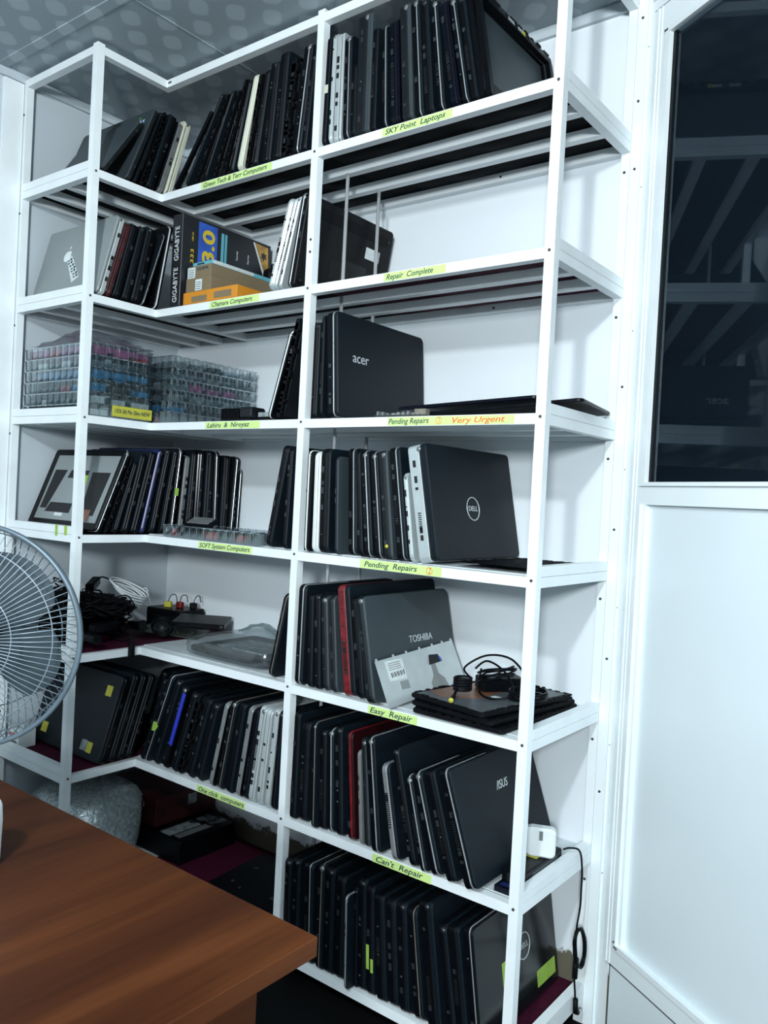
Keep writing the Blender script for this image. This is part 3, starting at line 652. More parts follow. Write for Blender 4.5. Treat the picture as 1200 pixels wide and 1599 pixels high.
def make_standing(name, wing, u, v, a, h, t, w, st, kw, z, rng):
    rz = 0.0 if wing == 'B' else math.pi / 2
    ar = math.radians(a)
    pu = u + (t / math.cos(ar) if a > 0 else 0)
    loc = (pu, -D + v, z) if wing == 'B' else (DL - v, pu, z)
    root = empty(name, loc, (0, ar, rz))
    X = -t if a > 0 else 0.0                      # slab occupies X..X+t
    base_m, lid_m, trim_m = STY[st]
    R = rng.uniform(0.010, 0.018)
    lid_right = kw.get('lidR', wing == 'B')
    if wing == 'W': lid_right = False
    if 'under' in kw: lid_right = False
    if st == 'O':                                 # stripped chassis: base with torn tabs
        b = MB().slab(X, X + t * 0.55, 0, w, 0, h, 0.006, 0.0008)
        yy = 0.01
        while yy < w - 0.02:
            l = rng.uniform(0.006, 0.02)
            b.box(X + t * 0.1, X + t * (0.5 + 0.3 * rng.random()), yy, yy + l, h - 0.002, h + rng.uniform(0.001, 0.005)); yy += l + rng.uniform(0.006, 0.02)
        zz = 0.012
        while zz < h - 0.02:
            l = rng.uniform(0.006, 0.022)
            b.box(X + t * 0.05, X + t * rng.uniform(0.6, 0.98), -0.0 , 0.010, zz, zz + l); zz += l + rng.uniform(0.002, 0.010)
        base = b.build('chassis', 'black2', root); ports(base, X, X + t * 0.55, h, 'port', rng, dense=1.2)
        b = MB().slab(X + t * 0.58, X + t * 0.72, 0.012, w - 0.01, 0.006, h - 0.006, 0.004, 0.0005); b.build('keyboard_plate', 'dgrey', root)
        return root, X
    if st == 'F':                                 # thin screen bezel frame
        b = MB(); fr = 0.012
        b.slab(X, X + t, 0, fr, 0, h, 0.005, 0.0008); b.slab(X, X + t, w - fr, w, 0, h, 0.005, 0.0008); b.box(X, X + t, fr, w - fr, 0.0, fr); b.box(X, X + t, fr, w - fr, h - fr, h)
        b.build('frame', 'black', root); MB().box(X + t * 0.3, X + t * 0.5, fr * 0.8, w - fr, fr, h - fr).build('clear_film', 'film', root)
        b = MB(); b.prism([(X - 0.001, 0.004, 0.02), (X - 0.001, 0.03, 0.015), (X - 0.001, 0.036, 0.04), (X - 0.001, 0.02, 0.058), (X - 0.001, 0.008, 0.046)], (0.0006, 0, 0)); b.build('crumpled_note', 'tape2', root)
        return root, X
    if lid_right: b0, b1, l0, l1 = X, X + t * 0.60, X + t * 0.64, X + t
    else: b0, b1, l0, l1 = X + t * 0.40, X + t, X, X + t * 0.36
    base = MB().slab(b0, b1, 0.0006, w - 0.001, 0, h, R, min(0.0022, t * 0.12)).build('base', base_m, root)
    lid = MB().slab(l0, l1, 0, w, 0.0005, h - 0.0008, R, min(0.0026, t * 0.12)).build('lid', lid_m, root)
    tc = (b1 + l0) / 2 if lid_right else (l1 + b0) / 2; th = max(0.0011, t * 0.035)
    if st in ('T', 'L', 'SE', 'WE', 'P', 'BL', 'B', 'R2', 'Y'):
        if st == 'BL': MB().slab(l0 - 0.004 if lid_right else l1 - 0.004, l0 + 0.008 if lid_right else l1 + 0.008, -0.0012, 0.003, 0.075, h * 0.93, 0.002, 0.0004).build('blue_edge', 'blue', root)
        th = {'WE': 0.0022, 'BL': 0.001, 'B': 0.003, 'R2': 0.003, 'Y': 0.004}.get(st, 0.0012)
        side = l0 + 0.001 if lid_right else l1 - 0.001
        if rng.random() < 0.5 or st in ('WE', 'BL', 'B', 'R2'): side = tc
        th = min(th, t * 0.45)
        MB().slab(side - th, side + th, -0.0007, w * 0.5, 0.0002, h + 0.0006, R + 0.0006, 0.0004).build('edge_line', trim_m, root)
    else:
        MB().slab(tc - th, tc + th, 0.0025, w - 0.004, 0.003, h - 0.003, R - 0.003, 0.0002).build('seam', 'hole' if st not in ('W', 'C') else 'dgrey', root)
    pm = 'hole' if st in ('S', 'W', 'C', 'Y') else 'port'
    if st not in ('W', 'C'): ports(base, b0, b1, h, pm, rng, vent=kw.get('vent', False))
    if rng.random() < 0.45 and st not in ('W',):
        xx = tc; b = MB(); b.tube([(xx, 0.0, h - 0.012), (xx, 0.016, h - 0.012)], min(t * 0.34, 0.006), 8); b.build('hinge', 'gmetal' if st != 'K' else 'port', root)
    # ---- small things fixed to particular laptops
    fx = (l1 + 0.0003) if lid_right else (l0 - 0.0003)          # outer lid face
    AX = ((0, 1, 0), (0, 0, 1)) if lid_right else ((0, -1, 0), (0, 0, 1))
    lg = kw.get('logo')
    if lg == 'acer': text('logo', 'acer', 0.036, 'logo', (fx, 0.088, 0.150), *AX, lid)
    if lg == 'TOSHIBA': text('logo', 'TOSHIBA', 0.024, 'logo', (fx, 0.205, 0.128), *AX, lid, width=0.098)
    if lg == 'ASUS': text('logo', '/ISUS', 0.026, 'logo', (fx, 0.185, 0.170), *AX, lid, shear=0.3, width=0.052)
    if lg in ('DELL', 'DELL2'):
        cy, cz, rr = (0.170, 0.118, 0.027) if lg == 'DELL' else (0.205, 0.135, 0.028)
        if lg == 'DELL': lid.data.materials[0] = MT['lid']
        else: lid.data.materials[0] = MT['glid']
        text('logo', 'DELL', 0.017, 'logo', (fx, cy, cz), *AX, lid, width=rr * 1.45)
        MB().tube([(fx, cy + rr * math.cos(q * math.pi / 16), cz + rr * math.sin(q * math.pi / 16)) for q in range(32)], 0.0013, 6, True).build('logo_ring', 'logo', lid)
    if lg == 'DELL2':
        def nt(y0, y1, z0, z1, m_='tape2'): MB().box(fx - 0.0002, fx + 0.0004, y0, y1, z0, z1).build('sticky_note', m_, lid)
        nt(0.255, 0.345, 0.022, 0.058); nt(0.105, 0.135, 0.085, 0.135)
    if lg == 'DELL':                                # its base is silver with a chrome bumper
        pass
    if kw.get('tape') == 'cream': MB().box(X + 0.0005, X + t * 0.95, -0.0016, -0.0008, 0.125, 0.145).build('tape', 'cream', base)
    if kw.get('tape') == 'green': MB().box(X + 0.001, X + t * 0.9, -0.0016, -0.0008, 0.115, 0.138).build('tape', 'tape2', base)
    if kw.get('tape') == 'green2':
        MB().box(X + 0.001, X + t * 0.42, -0.0016, -0.0008, 0.06, 0.115).build('tape', 'tape2', base); MB().box(X + t * 0.62, X + t * 0.95, -0.0016, -0.0008, 0.055, 0.085).build('tape', 'tape2', base)
    if kw.get('dot'): MB().tube([(X + t * 0.4, -0.002, 0.03), (X + t * 0.4, 0, 0.03)], 0.0045, 10).build('sticker_dot', 'note', base)
    if kw.get('dots'):
        MB().box(fx - 0.0005, fx + 0.0002, 0.055, 0.063, 0.200, 0.222).build('green_sticker', M('bright_green_sticker', (0.05, 0.5, 0.04), 0.5), lid)
        MB().box(fx - 0.0005, fx + 0.0002, 0.030, 0.044, 0.196, 0.210).build('blue_sticker', M('pale_blue_sticker', (0.2, 0.4, 0.7), 0.5), lid)
        MB().box(fx - 0.0005, fx + 0.0002, w - 0.09, w - 0.05, 0.165, 0.185).build('grey_sticker', 'paper', lid)
    if kw.get('mac'):
        for q in ('lid', 'base'): pass
        lid.data.materials[0] = MT['mac']; base.data.materials[0] = MT['silver']
        # bitten-fruit emblem drawn as a small white plate, with a scuffed white sticker beside it
        pts = []
        cy, cz = 0.205, 0.135
        for q in range(28):
            an = 2 * math.pi * q / 28; rr = 0.019 * (1 + 0.06 * math.cos(2 * an)) * (0.93 if abs(math.sin(an)) > 0.97 else 1)
            if -0.55 < math.atan2(math.sin(an), math.cos(an)) < 0.55: rr *= 0.72
            pts.append((fx, cy - rr * math.cos(an), cz + rr * math.sin(an)))
        MB().prism(pts, (-0.0004, 0, 0)).build('logo', 'white', lid)
        MB().prism([(fx, cy, cz + 0.022), (fx, cy - 0.006, cz + 0.030), (fx, cy - 0.004, cz + 0.034), (fx, cy + 0.002, cz + 0.027)], (-0.0004, 0, 0)).build('logo_leaf', 'white', lid)
        stq = MB().prism([(fx, 0.205, 0.125), (fx, 0.183, 0.135), (fx, 0.115, 0.060), (fx, 0.145, 0.045)], (-0.0003, 0, 0)).build('sticker', 'paper', lid)
        b = MB()
        for q in range(7):
            f_ = 0.08 + q * 0.13; by = 0.195 - 0.07 * f_ + rng.uniform(-0.003, 0.003); bz = 0.128 - 0.073 * f_
            b.box(fx - 0.0009, fx - 0.0004, by - 0.011, by - 0.003, bz - 0.003, bz + 0.004); b.box(fx - 0.0009, fx - 0.0004, by + 0.001, by + 0.008, bz - 0.006, bz - 0.001)
        b.build('scribble', 'ink', stq)
    if kw.get('plate'):
        lid.data.materials[0] = MT['black']
        MB().box(fx - 0.0006, fx, 0.012, w - 0.030, 0.022, h - 0.022).build('metal_backing_plate', 'mac', lid)
        b = MB(); W_ = w; f2 = fx - 0.0006
        def P_(s_, t_): return (f2, W_ * (1 - s_), h * t_)
        for q in ([(.12, .72), (.30, .72), (.20, .22), (.11, .22)], [(.36, .72), (.62, .72), (.62, .62), (.34, .62)], [(.67, .70), (.92, .70), (.90, .17), (.72, .17)], [(.24, .30), (.56, .30), (.56, .18), (.20, .18)]):
            b.prism([P_(*c_) for c_ in q], (-0.0005, 0, 0))
        b.build('black_inset', 'hole', lid)
        MB().box(fx - 0.0012, fx - 0.0004, 0.13, 0.155, 0.105, 0.165).build('green_note', 'tape2', lid)
        MB().box(fx - 0.0012, fx - 0.0004, 0.055, 0.11, 0.026, 0.06).build('copper_patch', 'copper', lid)
        MB().box(fx - 0.0012, fx - 0.0004, w - 0.17, w - 0.13, 0.034, 0.044).build('white_label', 'paper', lid)
    if kw.get('notes'):
        for (y0, y1, z0, z1, m_) in ((0.03, 0.058, 0.185, 0.215, 'note'), (0.045, 0.07, 0.02, 0.05, 'note'), (0.072, 0.10, 0.022, 0.052, 'tray_g'), (w - 0.075, w - 0.045, 0.03, 0.06, 'note')):
            MB().box(fx - 0.0006, fx - 0.0001, y0, y1, z0, z1).build('sticker', m_, lid)
    if kw.get('under'):                              # underside of the laptop towards the viewer on the right
        bx = b1 + 0.0004
        MB().box(bx - 0.0002, bx + 0.0004, 0.245, 0.305, 0.135, 0.165).build('white_sticker', 'paper', base)
        b = MB()
        for q in range(9): b.box(bx - 0.0003, bx + 0.0004, 0.12 + 0.006 * q, 0.123 + 0.006 * q, 0.05, 0.10)
        b.build('underside_vent', 'hole', base); MB().slab(bx - 0.0003, bx + 0.0008, 0.16, 0.26, 0.03, 0.11, 0.006, 0.0003).build('access_cover', 'dgrey', base)
        MB().slab(bx - 0.0003, bx + 0.0006, 0.02, 0.33, 0.185, 0.212, 0.006, 0.0003).build('battery', 'black2', base)
        for (y_, z_) in ((0.02, 0.02), (0.33, 0.02), (0.33, 0.2)): MB().tube([(bx, y_, z_), (bx + 0.002, y_, z_)], 0.006, 10).build('rubber_foot', 'dgrey', base)
    if kw.get('ball'): 
        MB().prism([(X + t * 0.2, -0.004, 0.10), (X + t * 0.9, -0.007, 0.108), (X + t, -0.003, 0.122), (X + t * 0.7, -0.008, 0.135), (X + t * 0.1, -0.005, 0.128)], (0, 0.0035, 0)).build('crumpled_note', 'tape2', base)
    return root, X
ORD = ['first', 'second', 'third', 'fourth', 'fifth', 'sixth', 'seventh', 'eighth', 'ninth', 'tenth', 'eleventh', 'twelfth', 'thirteenth', 'fourteenth', 'fifteenth', 'sixteenth', 'seventeenth', 'eighteenth', 'nineteenth', 'twentieth', 'twenty-first']
SHN = {1: 'top shelf', 2: 'second shelf down', 3: 'third shelf down', 4: 'fourth shelf down', 5: 'fifth shelf down', 6: 'sixth shelf down', 7: 'lowest shelf'}
LOOK = {'K': 'closed black laptop', 'N': 'glossy blue-black laptop', 'G': 'dark grey laptop', 'T': 'black laptop with thin silver edge line', 'S': 'silver laptop', 'W': 'white laptop', 'C': 'cream laptop', 'R': 'dark red laptop',
        'R2': 'dark red edged laptop', 'B': 'blue edged laptop', 'BL': 'black laptop with bright blue edge', 'Y': 'laptop with grey metal port edge', 'L': 'black laptop with dull tan edge line', 'O': 'stripped black laptop chassis',
        'WE': 'black laptop with white rim', 'RE': 'black laptop with bright red port side', 'SE': 'slim small grey-edged laptop', 'P': 'laptop lid with silver back plate and black cutouts', 'F': 'thin black empty screen bezel'}
CUSTOM = {('1L', 0): 'small flat grey laptop leaning at far left of the top shelf', ('1L', 1): 'big dark laptop with green and blue stickers, left end of top shelf', ('1L', 6): 'cream white laptop at the inner corner of the top shelf',
 ('1M', 0): 'thin black screen bezel wrapped in film with crumpled green note, top shelf', ('1M', 7): 'cream white edged laptop among black ones on the top shelf', ('1R', 5): 'tall thick charcoal laptop just right of middle post, top shelf',
 ('1R', 0): 'black laptop with cream tape touching middle post on top shelf', ('2L', 0): 'silver laptop with fruit emblem and scribbled sticker, second shelf down', ('2L', 1): 'dark red laptop beside the silver one on second shelf down',
 ('2L', 6): 'white edged laptop beside the black motherboard carton, second shelf down', ('2M', 3): 'big black laptop showing its underside with white sticker, behind two rods',
 ('3R', 2): 'black laptop with silver acer lettering on lid, third shelf down'.replace('acer ', 'four-letter '), ('3M', 0): 'black laptop with white rim leaning on third shelf down', ('3M', 1): 'stripped laptop chassis with vent grille leaning against middle post, third shelf',
 ('4L', 0): 'laptop lid with silver back plate and black cutouts, fourth shelf down', ('4R', 11): 'big silver-sided laptop with round ring logo on dark lid, fourth shelf down', ('4R', 10): 'small silver laptop tucked beside the ring-logo laptop, fourth shelf down',
 ('4R', 1): 'white laptop just right of middle post on fourth shelf down', ('4R', 8): 'grey laptop with yellow dot sticker on fourth shelf down', ('5M', 0): 'tan-edged black laptop leaning against middle post beside the wrapped packet, fifth shelf',
 ('5R', 7): 'dark grey laptop with large seven-letter silver name on lid, fifth shelf', ('5R', 5): 'black laptop with bright red port side on fifth shelf down', ('6L', 0): 'dark laptop face with yellow stickers behind the left front post, sixth shelf',
 ('6M', 6): 'black laptop with bright blue edge on sixth shelf down', ('6M', 0): 'leftmost black laptop set back in the dark corner, sixth shelf', ('6M', 1): 'middle black laptop set back in the dark corner, sixth shelf', ('6M', 2): 'rightmost black laptop set back in the dark corner, sixth shelf', ('6M', 4): 'silver-lined black laptop with crumpled green note, sixth shelf down', ('6R', 15): 'big black laptop with silver logo leaning beside white charger, sixth shelf',
 ('6R', 10): 'small slim silver-edged laptop leaning, above the lowest written label', ('7R', 17): 'black laptop with ring logo and green notes, right end of lowest shelf', ('7R', 9): 'black laptop with two green tape strips on lowest shelf',
 ('7R', 6): 'slim low grey laptop on lowest shelf', ('4L', 8): 'black laptop with small green tape on fourth shelf down', ('6R', 6): 'dark red laptop standing on the sixth shelf down'}
for rn, items in ROWS.items():
    lv = int(rn[0]); bay = rn[1]; wing = 'W' if bay == 'L' else 'B'; n = len(items)
    for i, (u, v, a, h, t, w, st, kw) in enumerate(items):
        rng = random.Random(hash((lv, bay == 'L', bay == 'M', i)) & 0xffff)
        nm = {'O': 'laptop_chassis', 'F': 'empty_screen_shell', 'P': 'laptop_lid_assembly'}.get(st, 'laptop')
        root, X = make_standing(nm, wing, u, v, a, h, t, w, st, kw, ZL[lv] + 0.0028 + kw.get('dz', 0), rng)
        if bay == 'R': where = ORD[i] + ' right of the middle post'
        elif bay == 'M': where = ORD[n - 1 - i] + ' left of the middle post'
        else: where = ORD[i] + ' from the left end post'
        lab = CUSTOM.get((rn, i)) or '%s, %s, %s' % (LOOK[st], where, SHN[lv])
        tag(root, lab, {'O': 'laptop chassis', 'F': 'screen frame', 'P': 'laptop lid'}.get(st, 'laptop'), {'L': 'laptops in the left wing of the ', 'M': 'laptops in the middle bay of the ', 'R': 'laptops in the right bay of the '}[bay] + SHN[lv])
# ================================================================ LOOSE THINGS ON THE SHELVES
def Rz(a, c=(0, 0, 0)): c = Vector(c); return Matrix.Translation(c) @ Matrix.Rotation(a, 4, 'Z')
# ---- top shelf: two empty screen surrounds leaning at the right end
for i, (u, lab) in enumerate(((1.4485, 'empty black screen surround with torn top edge, nearer the upright laptops'), (1.4650, 'outermost torn black screen surround at right end of top shelf'))):
    rng = random.Random(50 + i); a = math.radians(-11.6)
    root = empty('screen_surround', (u, -D + 0.001, ZL[1] + 0.0028), (0, a, 0), lab, 'screen frame', 'screen surrounds on the top shelf')
    t = 0.012; h = 0.252; w = 0.352; b = MB(); fr = 0.017
    b.slab(0, t, 0, fr, 0, h, 0.008, 0.001); b.slab(0, t, w - fr, w, 0, h, 0.008, 0.001); b.box(0, t, fr, w - fr, 0, 0.03); b.box(0, t, fr, w - fr, h - fr, h)
    y = 0.02
    while y < w - 0.03:
        l = rng.uniform(0.008, 0.03); b.box(t * 0.2, t * rng.uniform(0.5, 1.2), y, y + l, h, h + rng.uniform(0.002, 0.006)); y += l + rng.uniform(0.003, 0.02)
    f_ = b.build('frame', 'black', root)
    for k in range(5): y = 0.08 + 0.05 * k + rng.uniform(0, 0.01); MB().box(t, t + 0.0006, y, y + 0.028, h - 0.012, h - 0.004).build('foil_strip', 'silver' if k in (1, 2) else 'port', root)
    if i == 0:
        p_ = MB().box(0.001, 0.004, fr, w - fr, 0.03, h - fr).build('glossy_grey_panel', 'grey', root)
        text('faint_logo', '/ISUS', 0.026, 'gmetal', (0.0043, 0.20, 0.10), (0, 1, 0), (0, 0, 1), p_, width=0.05, shear=0.3)
    else:
        MB().box(t, t + 0.0008, 0.20, 0.214, h - 0.013, h - 0.003).build('tape', 'note', root)
# ---- second shelf, middle bay: cartons
def carton(name, x0, x1, y0, y1, z0, z1, mat, label, cat='box', ang=0.0, group=None):
    root = empty(name, ((x0 + x1) / 2, (y0 + y1) / 2, z0), (0, 0, ang), label, cat, group)
    hx, hy, hz = (x1 - x0) / 2, (y1 - y0) / 2, z1 - z0
    MB().slab(-hx, hx, -hy, hy, 0, hz, 0.0015, 0.001, n=1).build('carton_body', mat, root)
    return root, hx, hy, hz
Z2 = ZL[2] + 0.0028
r, hx, hy, hz = carton('motherboard_carton', 0.436, 0.480, -D + 0.002, -0.03, Z2, Z2 + 0.262, 'boxblack', 'black motherboard carton with white lettering on its spine and colourful print')
for zz in (0.060, 0.178): text('spine_lettering', 'GIGABYTE', 0.026, 'paper', (0.001, -hy - 0.0006, zz), (0, 0, 1), (-1, 0, 0), r, width=0.098)
fx = hx + 0.0004; AY = ((0, 0, 1), (0, -1, 0))
pr_ = MB().box(hx, fx, -0.115, -0.045, 0.110, 0.255).build('blue_print_patch', 'bluep', r)
text('print_3_0', '3.0', 0.060, 'yellowp', (fx + 0.0003, -0.075, 0.190), *AY, pr_, width=0.095)
text('print_small', '333', 0.016, 'yellowp', (fx, -0.135, 0.150), *AY, r, width=0.04); text('print_thin', 'USB 3.0', 0.008, 'yellowp', (fx, -0.135, 0.205), *AY, r)
MB().box(hx, fx + 0.0004, -0.030, -0.020, 0.120, 0.245).build('cyan_stripe', 'cyan', r); MB().box(hx, fx + 0.0004, -0.016, -0.008, 0.120, 0.245).build('cyan_stripe', 'cyan', r)
for yy in (0.035, 0.080): text('print_x', 'X', 0.020, 'yellowp', (fx, yy, 0.150), *AY, r); text('print_text', 'Express', 0.009, 'paper', (fx, yy - 0.002, 0.195), *AY, r)
MB().prism([(hx, 0.100, 0.255), (hx, 0.160, 0.252), (hx, 0.168, 0.120)], (0.0006, 0, 0)).build('gold_triangle', 'goldp', r)
MB().prism([(hx + 0.0006, 0.096, 0.255), (hx + 0.0006, 0.103, 0.255), (hx + 0.0006, 0.168, 0.130), (hx + 0.0006, 0.168, 0.112)], (0.0003, 0, 0)).build('pale_stripe', 'paper', r)
st_ = []
for q in range(12):
    an = q * math.pi / 6; rr = 0.016 if q % 2 else 0.007; st_.append((hx + 0.0008, 0.142 + rr * math.cos(an), 0.222 + rr * math.sin(an)))
MB().prism(st_, (0.0004, 0, 0)).build('star_emblem', 'boxblack', r)
r, hx, hy, hz = carton('flat_carton', 0.492, 0.715, -D + 0.006, -0.16, Z2, Z2 + 0.034, 'orange', 'flat orange carton at the bottom of the carton stack')
MB().box(-0.075, -0.01, -hy - 0.0004, -hy, 0.004, 0.020).build('tape_patch', 'kraft', r); MB().box(0.02, 0.09, -hy - 0.0004, -hy, 0.006, 0.024).build('tape_patch', 'kraft', r)
r, hx, hy, hz = carton('small_carton', 0.494, 0.600, -D + 0.012, -0.07, Z2 + 0.0345, Z2 + 0.0745, 'kraft', 'brown cardboard carton with white label, between orange and top cartons')
s_ = MB().box(-0.012, 0.016, -hy - 0.0004, -hy, 0.003, 0.034).build('paper_label', 'paper', r)
for k in range(4): MB().box(-0.009, 0.012, -hy - 0.0008, -hy - 0.0004, 0.007 + 0.006 * k, 0.0085 + 0.006 * k).build('print_line', 'ink', s_)
r, hx, hy, hz = carton('small_carton', 0.486, 0.587, -D + 0.022, -0.085, Z2 + 0.075, Z2 + 0.112, 'kraft', 'brown cardboard carton with white label at its left, under the cyan box')
s_ = MB().box(-hx + 0.001, -hx + 0.034, -hy - 0.0004, -hy, 0.003, 0.033).build('paper_label', 'paper', r)
for k in range(4): MB().box(-hx + 0.005, -hx + 0.029, -hy - 0.0008, -hy - 0.0004, 0.007 + 0.006 * k, 0.0085 + 0.006 * k).build('print_line', 'ink', s_)
text('printed_word', 'D5C0P79L', 0.011, 'ink', (0.016, -hy - 0.0004, 0.026), (1, 0, 0), (0, 0, 1), r)
r, hx, hy, hz = carton('slim_box', 0.498, 0.585, -D + 0.030, -0.10, Z2 + 0.1125, Z2 + 0.124, 'cyan', 'slim cyan and white box on top of the brown cartons')
MB().box(hx, hx + 0.0004, -hy + 0.002, 0.03, 0.001, 0.0105).build('white_side', 'paper', r); MB().box(-hx + 0.02, -hx + 0.05, -hy - 0.0004, -hy, 0.004, 0.008).build('dark_band', 'hole', r)
rt = empty('laptop_charger_bundle', (0.508, -0.040, Z2), (0, 0, 0), 'lumpy black object standing behind the cartons, second shelf down', 'charger')
b = MB(); rng = random.Random(3)
b.slab(-0.024, 0.012, -0.028, 0.028, 0, 0.185, 0.02, 0.006)
for k in range(9): zz = 0.02 + 0.018 * k; b.slab(0.008, 0.020 + rng.uniform(0, 0.008), -0.025, 0.025, zz, zz + 0.013, 0.004, 0.003)
b.build('body', 'black2', rt)
b = MB().tube(smooth_path([(0.016, -0.022, 0.14), (0.012, -0.020, 0.18), (0.0, -0.01, 0.195), (-0.01, 0.01, 0.20), (0.0, 0.022, 0.185)]), 0.0035); b.build('cable', 'black', rt)
# ---- third shelf: clear compartment trays
def tray(loc, lx, ly, lz, mats, label, group, seed, ang=0.0):
    rng = random.Random(seed); root = empty('compartment_tray', loc, (0, 0, ang), label, 'plastic tray', group)
    def side(p, q, amp):
        p = Vector(p); q = Vector(q); d = q - p; L = d.length; d /= L; nrm = Vector((d.y, -d.x)); n = max(2, int(round(L / 0.031))); o = []
        for i in range(n):
            for k_ in range(6): th = math.pi * (k_ + 0.15) / 6; o.append(p + d * L * ((i + 0.5 - 0.47 * math.cos(th)) / n) + nrm * (amp * math.sin(th) - amp * 0.5))
        return o
    AMP = 0.0075
    c = [(-lx / 2, -ly / 2), (lx / 2, -ly / 2), (lx / 2, ly / 2), (-lx / 2, ly / 2)]
    out = []
    for i in range(4): out += side(c[i], c[(i + 1) % 4], AMP)
    L = len(out); vs = []
    for k, (z, sc) in enumerate(((0.0, 0.985), (lz * 0.9, 1.0), (lz * 0.9, 1.012), (lz * 0.97, 1.012))):
        for p in out: vs.append((p.x * sc, p.y * sc, z))
    fs = [tuple(reversed(range(L)))]
    for k in range(3):
        for i in range(L): j = (i + 1) % L; fs.append((k * L + i, k * L + j, (k + 1) * L + j, (k + 1) * L + i))
    MB().add(vs, fs, True).build('clear_shell', 'clear', root)
    b = MB(); nx = max(2, int(lx / 0.055)); ny = max(2, int(ly / 0.055))
    for i in range(1, nx): x = -lx / 2 + lx * i / nx; b.box(x - 0.0006, x + 0.0006, -ly / 2 + 0.008, ly / 2 - 0.008, 0.001, lz * 0.8)
    for i in range(1, ny): y = -ly / 2 + ly * i / ny; b.box(-lx / 2 + 0.008, lx / 2 - 0.008, y - 0.0006, y + 0.0006, 0.001, lz * 0.8)
    b.build('divider', 'clear', root)
    groups = {}
    for i in range(nx):
        for j in range(ny):
            if rng.random() < 0.2: continue
            mt = rng.choice(mats); bb = groups.setdefault(mt, MB())
            x = -lx / 2 + lx * (i + 0.5) / nx; y = -ly / 2 + ly * (j + 0.5) / ny; hx_ = lx / nx * rng.uniform(0.22, 0.42); hy_ = ly / ny * rng.uniform(0.22, 0.42)
            bb.box(x - hx_, x + hx_, y - hy_, y + hy_, 0.002, lz * rng.uniform(0.45, 0.72))
    for mt, bb in groups.items(): bb.build('small_parts', mt, root)
    sheet = {'blue parts': 'tray_b', 'pink parts': 'tray_p'}.get(next((q for q in ('blue parts', 'pink parts') if ' of ' + q in label), ''), None)
    if sheet: MB().box(-lx / 2 + 0.010, lx / 2 - 0.010, -ly / 2 + 0.010, ly / 2 - 0.010, lz * 0.30, lz * 0.78).build('coloured_sheet', sheet, root)
    # bright plastic rim along the top
    b = MB(); rz_ = lz * 0.965
    b.box(-lx / 2 - 0.002, lx / 2 + 0.002, -ly / 2 - 0.003, -ly / 2 - 0.0018, rz_ - 0.003, rz_); b.box(lx / 2 + 0.0018, lx / 2 + 0.003, -ly / 2, ly / 2, rz_ - 0.003, rz_)
    b.build('rim', 'clear', root)
    return root
Z3 = ZL[3] + 0.0028; LYR = 0.0335
cols = [(['tray_k', 'tray_g', 'paper'], 'grey and dark parts'), (['tray_k', 'tray_g', 'tray_k', 'paper'], 'dark and pale parts'), (['tray_r', 'tray_k', 'tray_b', 'tray_r'], 'red and blue parts'), (['tray_b', 'tray_b', 'tray_b', 'tray_k'], 'blue parts'), (['tray_k', 'paper', 'tray_k'], 'dark parts with painted white glints'), (['tray_p', 'tray_p', 'tray_r', 'tray_p'], 'pink parts')]  # paper-white blocks among the parts are painted light glints of the clear plastic
NTH = ['lowest', 'second from bottom', 'third from bottom', 'fourth from bottom', 'fifth from bottom', 'topmost']
for k in range(6):
    tray((0.199, -0.4745, Z3 + LYR * k), 0.350, 0.200, LYR * 0.985, cols[k][0], 'clear tray of %s in the left stack, %s' % (cols[k][1], NTH[k]), 'clear trays stacked in the left wing', 100 + k, 0.0)
cb = [['tray_k', 'tray_r', 'tray_g'], ['tray_b', 'tray_b', 'tray_k'], ['tray_g', 'tray_g'], ['tray_g', 'tray_p'], ['tray_g', 'tray_k'], ['tray_k', 'tray_g']]
for k in range(6):
    tray((0.290, -0.196, Z3 + (LYR - 0.001) * k), 0.315, 0.325, (LYR - 0.001) * 0.985, cb[k], 'clear tray in the corner stack behind the labelled one, %s' % NTH[k], 'clear trays stacked in the corner', 120 + k, 0.0)
st_ = MB().box(-0.066, 0.066, -0.0016, -0.0008, 0, 0.030).build('sticker_on_tray', 'note', None)
st_.location = (DL + 0.0012, -0.444, Z3 + 0.003); st_.rotation_euler = (0, 0, math.pi / 2); tag(st_, 'yellow handwritten sticker on the front of the lowest left tray', 'sticker')
tt = text('handwriting', "15'6 30 Pin Slim NEW", 0.016, 'ink', (0, -0.0018, 0.015), (1, 0, 0), (0, 0, 1), st_, shear=0.2, width=0.118)
def film(name, gx, gy, fz, mat, label, cat, seed, nx=26, ny=20, amp=0.008):
    rng = random.Random(seed); H = [[rng.uniform(-amp, amp) for _ in range(ny + 1)] for _ in range(nx + 1)]; vs = []; fs = []
    for i in range(nx + 1):
        for j in range(ny + 1):
            fu, fv = i / nx, j / ny; vs.append((gx[0] + (gx[1] - gx[0]) * fu + rng.uniform(-.002, .002), gy[0] + (gy[1] - gy[0]) * fv + rng.uniform(-.002, .002), fz(fu, fv) + H[i][j]))
    q = (nx + 1) * (ny + 1); vs += [(x, y, z - 0.0012) for x, y, z in vs]
    for i in range(nx):
        for j in range(ny): A = i * (ny + 1) + j; fs.append((A, A + 1, A + ny + 2, A + ny + 1)); fs.append((A + q, A + q + ny + 1, A + q + ny + 2, A + q + 1))
    return tag(MB().add(vs, fs, False).build(name, mat), label, cat)
ZT = Z3 + LYR * 6 + 0.010
film('plastic_film_sheet', (0.03, 0.375), (-0.565, -0.375), lambda u, v: ZT - 0.006 + 0.030 * math.exp(-((u - 0.75) ** 2 + (v - 0.15) ** 2) * 6) + 0.004, 'film', 'crumpled clear plastic film lying over the left stack of trays', 'plastic film', 5, 16, 12, 0.005)
